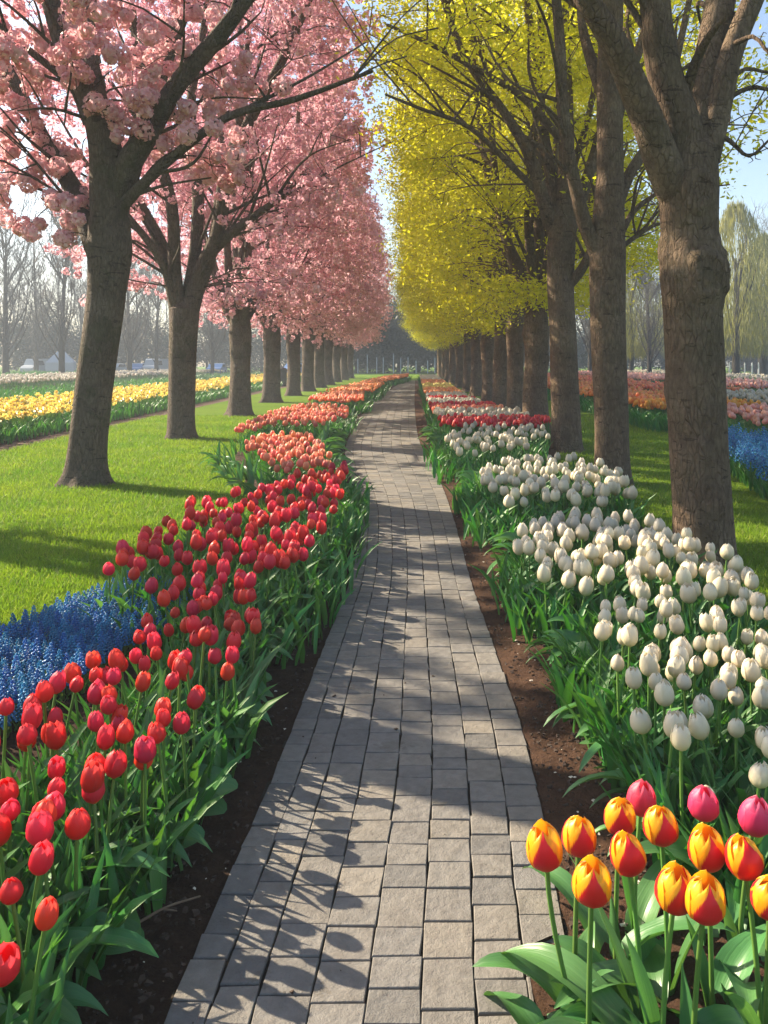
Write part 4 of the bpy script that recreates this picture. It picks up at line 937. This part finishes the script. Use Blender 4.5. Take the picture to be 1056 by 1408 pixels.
lim.append(traced(t, b, [(845, 290), (868, 235), (893, 195), (915, 140), (935, 60), (950, -10)], [10, 8, 7, 6, 5, 4], .6, ext=2))
lim.append(traced(t, b, [(850, 330), (872, 290), (900, 268), (945, 240)], [5, 4, 3, 2], .5)); lim.append(traced(t, b, [(848, 345), (885, 318), (905, 308), (940, 315)], [4, 3, 2.4, 1.5], .2))
lim.append(traced(t, b, [(838, 200), (860, 120), (885, 50), (900, -20)], [10, 8, 7, 6], 1.0, ext=2)); lim.append(traced(t, b, [(836, 150), (815, 90), (800, 30), (800, -30)], [9, 8, 6, 5], .9, ext=2))
t.knot((-.20, -.12, H+85/F*10), (-1, -.5, .1), .10); t.knot((.1, -.2, H+150/F*10), (.3, -1, 0), .09)
t.branches(lim, 6, .7, 1.8, .03)
C = t.clumps(110, ([3.9, 4.6, 6, 8, 10, 12, 13], [1.5, 2.2, 2.7, 2.9, 2.5, 1.5, .4]), (.5, .4), .45, filt=lambda c: c[2] > 5.0 or c[0] > .6); t.leaves(C, 90, (.30, .30, .10), .055)
t.place('yellow_leaved_tree', 'second tree of the right row, pale straight trunk with a low left limb', (*b, 0), 'yellow leaved trees of the right row', M_BARKR, M_YLEAF)
b = RROW[2]; t = Tree(203); lim = []
traced(t, b, [(780, 626), (777, 560), (775, 480), (771, 400), (771, 340), (772, 300)], [20.5, 19, 18.7, 18.7, 19.3, 17], 0, 80, 36, .035, .3, keep=False)
for pts, rd, dY, ext in (([(766, 330), (748, 280), (733, 225), (690, 150), (640, 80), (610, 0)], [10, 9, 8, 6, 5, 4], -.5, 3), ([(773, 320), (778, 240), (779, 150), (776, 60), (776, -10)], [14, 11, 9, 8, 7], .3, 3), ([(778, 330), (800, 270), (822, 200), (850, 90), (870, 0)], [11, 9, 8, 7, 6], .8, 3),
        ([(768, 310), (755, 230), (738, 130), (728, 30), (720, -20)], [9, 8, 7, 6, 5], 1.0, 3), ([(770, 190), (720, 135), (650, 92), (590, 60), (532, 34)], [6, 5, 4, 3, 1.8], -1.2, None), ([(745, 270), (700, 225), (640, 172), (580, 150), (530, 130)], [5, 4, 3, 2.4, 1.5], -1.5, None), ([(775, 400), (800, 370), (812, 345), (830, 300)], [8, 6.5, 5, 4], -.6, 1)):
    lim.append(traced(t, b, pts, rd, dY, ext=ext))
t.knot((-.18, -.14, H+150/F*13.6), (-1, -.7, .2), .12)
t.branches(lim, 7, .9, 2.4, .03)
ENVR = ([3.6, 4.3, 5.5, 8, 10.5, 12.5, 14.0], [1.4, 2.4, 3.1, 3.3, 3.0, 2.0, .5])
C = t.clumps(180, ENVR, (-.2, .4), .6, filt=lambda c: not (c[2] < 5.5 and c[1] < 0)); t.leaves(C, 200, (.34, .34, .14), .05)
t.place('yellow_leaved_tree', 'third tree of the right row, trunk with knotted bulge and long thin path-side branches', (*b, 0), 'yellow leaved trees of the right row', M_BARKR, M_YLEAF)
YV = []
ENVY = ([2.6, 3.2, 4.2, 5.5, 8, 10.5, 12.5, 14.0], [1.2, 2.2, 3.0, 3.4, 3.5, 3.1, 2.1, .5])
for k in range(3):
    t = vase(210+k, 2.7+.25*k, .25, 6, 12.5, 0, 2.4); C = t.clumps(270, ENVY, (.12, 0), .5); t.leaves(C, 260, (.33, .33, .15), .050)
    YV.append((t.g.mesh('trunk', [M_BARKR]), t.c.mesh('crown', [M_YLEAF], False)))
for i, (x, y) in enumerate(RROW[3:]):
    r = thing('yellow_leaved_tree', f'yellow green leaved tree, {NTH[i+3]} from the front in the right row', 'tree', (x, y, 0), [0, 2.0, 4.4, 1.0, 5.0][i % 5], 'yellow leaved trees of the right row', [1, .97, 1.03, 1.0][i % 4])
    link('trunk', YV[i % 3][0], r); link('crown', YV[i % 3][1], r)

# ------------------------------------------------------------------ background trees
def bare(seed, h=11, n=16, upright=.8):
    t = Tree(seed); R = t.r
    t.limb([(0, 0, -.05), (R.normal(0, .1), 0, h*.25), (R.normal(0, .2), R.normal(0, .2), h*.9)], [.26, .2, .03], 12, 7, .04, .3)
    N = list(t.nodes); lim = []
    for k in range(n+12):
        b = N[R.integers(0, 9)]; a = R.random()*6.28; L = h*R.uniform(.35, .6); d = np.array([math.cos(a), math.sin(a), 0])
        s = np.array(b[:3]); lim.append(t.limb([s, s+d*L*.22+[0, 0, L*.4], s+d*L*.38*(1.6-upright)+[0, 0, L]], [.055, .035, .010], 7, 5, 0))
    for p, rr in lim:
        for _ in range(13):
            i = R.integers(1, len(p)); L = h*R.uniform(.08, .2); a = R.random()*6.28; d = np.array([math.cos(a)*.5, math.sin(a)*.5, R.uniform(.4, 1)]); tube(t.c, [p[i], p[i]+d*L*.5+R.normal(0, .08, 3), p[i]+d*L], [.022, .016, .008], 4)
            for _ in range(4):
                e = p[i]+d*L*R.uniform(.3, 1); f = e+R.normal(0, .4, 3)+[0, 0, .5]; tube(t.c, [e, (e+f)/2+R.normal(0, .05, 3), f], [.012, .009, .005], 3 if False else 4)
    return t.g.mesh('trunk', [M_BARKB]), t.c.mesh('twigs', [M_TWIGS])
def willow(seed, h=12, wd=3.2, n=5200):
    t = Tree(seed); R = t.r; t.limb([(0, 0, -.05), (R.normal(0, .1), 0, h*.3), (R.normal(0, .3), 0, h*.7)], [.3, .22, .08], 12, 8, .04, .3); lim = []
    for k in range(9):
        a = R.random()*6.28; b = np.array(t.nodes[R.integers(2, 9)][:3]); d = np.array([math.cos(a), math.sin(a), 0]); L = R.uniform(.6, 1); t.limb([b, b+d*wd*.3+[0, 0, h*.2], b+d*wd*.6*L+[0, 0, h*.38]], [.1, .06, .02], 7, 5, 0)
    z = R.uniform(.16, 1.0, n)*h; rr = wd*np.interp(z/h, [.15, .3, .5, .75, 1], [.55, .85, 1.0, .8, .15])*np.sqrt(R.random(n)); a = R.random(n)*6.28
    cl = rand_dirs(60, R)
    c = np.stack([rr*np.cos(a), rr*np.sin(a), z], 1); L = R.uniform(.25, .6, n)[:, None]; tt = np.stack([R.normal(0, .15, n), R.normal(0, .15, n), np.ones(n)], 1); bb = np.stack([np.cos(a*3), np.sin(a*3), np.zeros(n)], 1)
    V, Fc = quads_at(c, tt*L, bb*.035); t.c.add(V, Fc)
    return t.g.mesh('trunk', [M_BARKB]), t.c.mesh('crown', [M_WILLOW], False)
def bush(seed, h=4.5, wd=3.2, n=7000):
    t = Tree(seed); R = t.r; t.limb([(0, 0, -.05), (.1, 0, h*.3), (.15, 0, h*.75)], [.16, .12, .03], 8, 7, .04, .2)
    C = []
    for k in range(26):
        z = R.uniform(.15, .9)*h; q = wd*math.sqrt(max(.05, 1-((z/h-.4)/.62)**2))*R.uniform(.4, .95); a = R.random()*6.28; C.append((q*math.cos(a), q*math.sin(a), z))
    t.leaves(np.array(C), n//26, (.6, .6, .5), .14); return t.g.mesh('trunk', [M_BARKB]), t.c.mesh('crown', [M_SHRUB], False)
BT = [bare(300+k, 11+k, 15+2*k, .7+.12*k) for k in range(3)]; WT = [willow(310+k, 12+k, 3.0+.4*k) for k in range(2)]; BU = [bush(320+k, 4.2+.8*k, 3.2) for k in range(3)]
def at(px, Y): return ((px-VX)/F*Y, Y, 0)
def bgt(kind, px, Y, label, sc=1.0, grp='trees and shrubs behind the flower fields'):
    nm, V, cn = {'B': ('bare_tree', BT, 'twigs'), 'W': ('willow_tree', WT, 'crown'), 'S': ('evergreen_shrub', BU, 'crown')}[kind]
    k = random.randrange(len(V)); r = thing(nm, label, 'shrub' if kind == 'S' else 'tree', at(px, Y), random.random()*6.28, grp, sc); link('trunk', V[k][0], r); link(cn, V[k][1], r); return r
bgt('B', 85, 62, 'bare upright tree behind the left field, left of the nearest blossom trunk', 1.05); bgt('B', 8, 66, 'bare tree at the left picture edge behind the daffodil field', 1.15)
bgt('B', 178, 70, 'bare misty tree between the two nearest blossom trunks', .95); bgt('B', 50, 80, 'bare tree behind the dark shrubs at the far left', 1.0); bgt('B', 215, 78, 'bare misty tree just left of the second blossom trunk', .9)
bgt('B', 292, 74, 'bare misty tree between the second and third blossom trunks', .8); bgt('B', 130, 84, 'bare tree far behind the nearest blossom trunk', 1.1)
bgt('B', 893, 66, 'bare tree standing between the two nearest right trunks', .85); bgt('B', 1046, 80, 'bare tree behind the willow at the right picture edge', 1.1); bgt('B', 812, 70, 'bare misty tree left of the second right trunk', 1.0)
bgt('W', 1012, 58, 'yellow green willow at the right picture edge behind the salmon rows', .98); bgt('W', 1050, 66, 'broad yellow green willow cut by the right picture edge', .9); bgt('W', 868, 72, 'slim willow behind the second right trunk', .85); bgt('W', 960, 74, 'pale willow hidden mostly behind the nearest right trunk', 1.0)
bgt('W', 930, 90, 'pale willow far behind the bare tree on the right', .9)
for i, (px, Y, s) in enumerate([(-5, 76, 1.2), (40, 72, 1.25), (75, 82, 1.2), (128, 74, 1.0), (160, 86, 1.2), (200, 88, 1.2), (240, 84, 1.0), (285, 88, 1.2), (320, 86, 1.1), (360, 90, 1.3), (790, 84, 1.0), (835, 88, 1.1), (885, 92, 1.2), (935, 90, 1.1), (990, 92, 1.2), (1040, 90, 1.2), (1075, 84, 1.2)]):
    bgt('S', px, Y*.35+62, f'dark evergreen shrub in the misty hedge line, {"left" if px < 500 else "right"} side, {["first","second","third","fourth","fifth","sixth","seventh","eighth","ninth","tenth"][i if i < 10 else i-10]} from the left', s)
for i, (px, Y, s) in enumerate([(420, 96, 1.7), (455, 100, 1.9), (490, 98, 1.7), (520, 104, 1.9), (548, 100, 1.75), (575, 103, 1.85), (602, 99, 1.7), (635, 104, 1.9), (668, 98, 1.7), (700, 103, 1.9), (735, 100, 1.7), (770, 104, 1.8)]):
    bgt('S', px, Y, f'tall dark tree in the misty wood closing the avenue, {NTH[i+1] if i else "first"} from the left', s, 'trees of the wood at the end of the avenue')
for i, px in enumerate(range(-40, 1120, 48)):
    bgt('B', px+random.uniform(-14, 14), random.uniform(108, 128), 'pale bare tree fading in the mist of the far wood line', random.uniform(.9, 1.25), 'far misty wood trees')

# ------------------------------------------------------------------ small far things: posts, cars, bin, tent
M_POST = mat_plain('white painted posts', (.80, .82, .84), .6, .05); M_POSTB = mat_plain('pale blue posts', (.38, .47, .54), .7, .1); M_CARW = mat_plain('white car paint', (.40, .44, .48), .3, .03); M_CARB = mat_plain('blue car paint', (.10, .20, .42), .3, .05); M_GLASS = mat_plain('car window', (.03, .04, .05), .1, .1); M_TYRE = mat_plain('tyre', (.02, .02, .02), .9, .1); M_BIN = mat_plain('black bin', (.012, .012, .014), .6, .2); M_TENT = mat_plain('white canvas', (.45, .50, .56), .8, .06)
def post(px, Y, h, label):
    g = Geo(); tube(g, [(0, 0, -.05), (0, 0, h*.5), (0, 0, h*.93), (0, 0, h)], [.06, .06, .055, .02], 10)
    tag(link('post', g.mesh('post', [M_POSTB if px < 800 else M_POST]), None, at(px, Y)), label, 'post', 'white posts at the end of the avenue' if px < 800 else 'white posts on the far right lawn')
for px, h in ((492, 1.7), (505, 2.2), (518, 1.9), (527, 1.9), (541, 2.3), (551, 1.8), (561, 1.9), (572, 1.5), (588, 1.5), (598, 1.8)): post(px, 92, h, 'slim white post in the row closing the end of the brick avenue')
for px in (1003, 1013, 1024, 1034, 1043): post(px, 70, 1.35, 'short white post in the row on the far right lawn by the willow')
def car(px, Y, rz, paint, label, van=False):
    r = thing('parked_car', label, 'car', at(px, Y), rz, 'vehicles parked behind the left field', .8)
    prof = [(-2.1, .35), (-2.15, .8), (-1.95, .95), (-1.2, 1.0), (-.6, 1.45), (.9, 1.5), (1.6, 1.05), (2.1, .9), (2.15, .4)] if not van else [(-2.3, .35), (-2.35, .9), (-2.1, 1.15), (-1.6, 1.3), (-1.15, 2.0), (-.9, 2.1), (2.2, 2.1), (2.3, 1.9), (2.3, .4)]
    def loft(y_in):
        n = len(prof); g = Geo(); V = []
        for yy, ins in ((-.85, .0), (-.78, .05), (.78, .05), (.85, .0)): pass
        for yy, k in ((-.82, .93), (-.88, 1.0), (.88, 1.0), (.82, .93)):
            V += [(x*(.99 if k < 1 else 1), yy, .35+(z-.35)*k) for x, z in prof]
        f = [(a*n+i, a*n+(i+1) % n, (a+1)*n+(i+1) % n, (a+1)*n+i) for a in range(3) for i in range(n)]
        g.add(V, f)
        for a in (0, 3): 
            b = a*n
            for i in range(n//2): g.add([V[b+i], V[b+i+1], V[b+n-2-i], V[b+n-1-i]], [(0, 1, 2, 3)])
        return g
    link('body', loft(0).mesh('body', [paint], False), r)
    for s in (-1, 1):
        g = Geo(); zz = (1.05, 1.38) if not van else (1.3, 1.85); xx = (-.75, 1.05) if not van else (-1.2, -.2)
        y = s*.905; g.add([(xx[0]-.3, y, zz[0]), (xx[1]+.25, y, zz[0]), (xx[1], y-s*.02, zz[1]), (xx[0]+.1, y-s*.02, zz[1])], [(0, 1, 2, 3)]); link('side_window', g.mesh('side_window', [M_GLASS], False), r)
        for x in (-1.35, 1.35):
            g = Geo(); tube(g, [(x, s*.70, .33), (x, s*.75, .33), (x, s*.88, .33), (x, s*.92, .33)], [.2, .33, .33, .2], 14); link('wheel', g.mesh('wheel', [M_TYRE]), r)
    return r
car(52, 82, 1.4, M_CARW, 'white van parked behind the left field near the picture edge', True); car(158, 83, 1.5, M_CARW, 'white car parked behind the field just right of the nearest blossom trunk'); car(188, 82, 1.7, M_CARB, 'blue car parked behind the field between the first two blossom trunks'); car(214, 83, 1.5, M_CARW, 'white van parked left of the second blossom trunk', True); car(298, 82, 1.6, M_CARB, 'blue car parked between the second and third blossom trunks'); car(405, 82, 1.2, M_CARB, 'blue car seen behind the bin between the far blossom trunks')
# tent
r = thing('tent', 'pale pointed tent behind the field left of the nearest blossom trunk', 'tent', at(84, 80), .3)
g = Geo(); g.add([(-1.3, -1.3, 1.3), (1.3, -1.3, 1.3), (1.3, 1.3, 1.3), (-1.3, 1.3, 1.3), (-.05, -.05, 2.7), (.05, -.05, 2.7), (.05, .05, 2.7), (-.05, .05, 2.7)], [(0, 1, 5, 4), (1, 2, 6, 5), (2, 3, 7, 6), (3, 0, 4, 7), (4, 5, 6, 7)]); link('roof', g.mesh('roof', [M_TENT], False), r)
g = Geo(); g.add([(-1.28, -1.28, 0), (1.28, -1.28, 0), (1.28, 1.28, 0), (-1.28, 1.28, 0), (-1.28, -1.28, 1.3), (1.28, -1.28, 1.3), (1.28, 1.28, 1.3), (-1.28, 1.28, 1.3)], [(0, 1, 5, 4), (1, 2, 6, 5), (2, 3, 7, 6), (3, 0, 4, 7)]); link('wall', g.mesh('wall', [M_TENT], False), r)
# litter bin
r = thing('litter_bin', 'black litter bin standing on the grass between the far blossom trunks', 'bin', (*PD(387, 531, 47)[:2], 0))
g = Geo(); tube(g, [(0, 0, 0), (0, 0, .05), (0, 0, .85), (0, 0, .9)], [.27, .30, .33, .33], 16); link('body', g.mesh('body', [M_BIN]), r)
g = Geo(); tube(g, [(0, 0, .9), (0, 0, .97), (0, 0, 1.08), (0, 0, 1.12)], [.36, .36, .25, .1], 16); link('lid', g.mesh('lid', [M_BIN]), r)

# ------------------------------------------------------------------ haze
g = Geo(); box(g, -195, 195, -14, 190, -1, 19)
hz = bpy.data.materials.new('haze'); hz.use_nodes = True; n = hz.node_tree.nodes; n.clear()
pv = n.new('ShaderNodeVolumePrincipled'); pv.inputs['Color'].default_value = (.80, .90, 1.0, 1); pv.inputs['Density'].default_value = .0027; pv.inputs['Anisotropy'].default_value = 0.0
ho = n.new('ShaderNodeOutputMaterial'); hz.node_tree.links.new(pv.outputs[0], ho.inputs['Volume'])
h = link('haze', g.mesh('haze', [hz], False)); h['kind'] = 'stuff'; h['label'] = 'pale blue morning haze over the whole park'; h['category'] = 'haze'
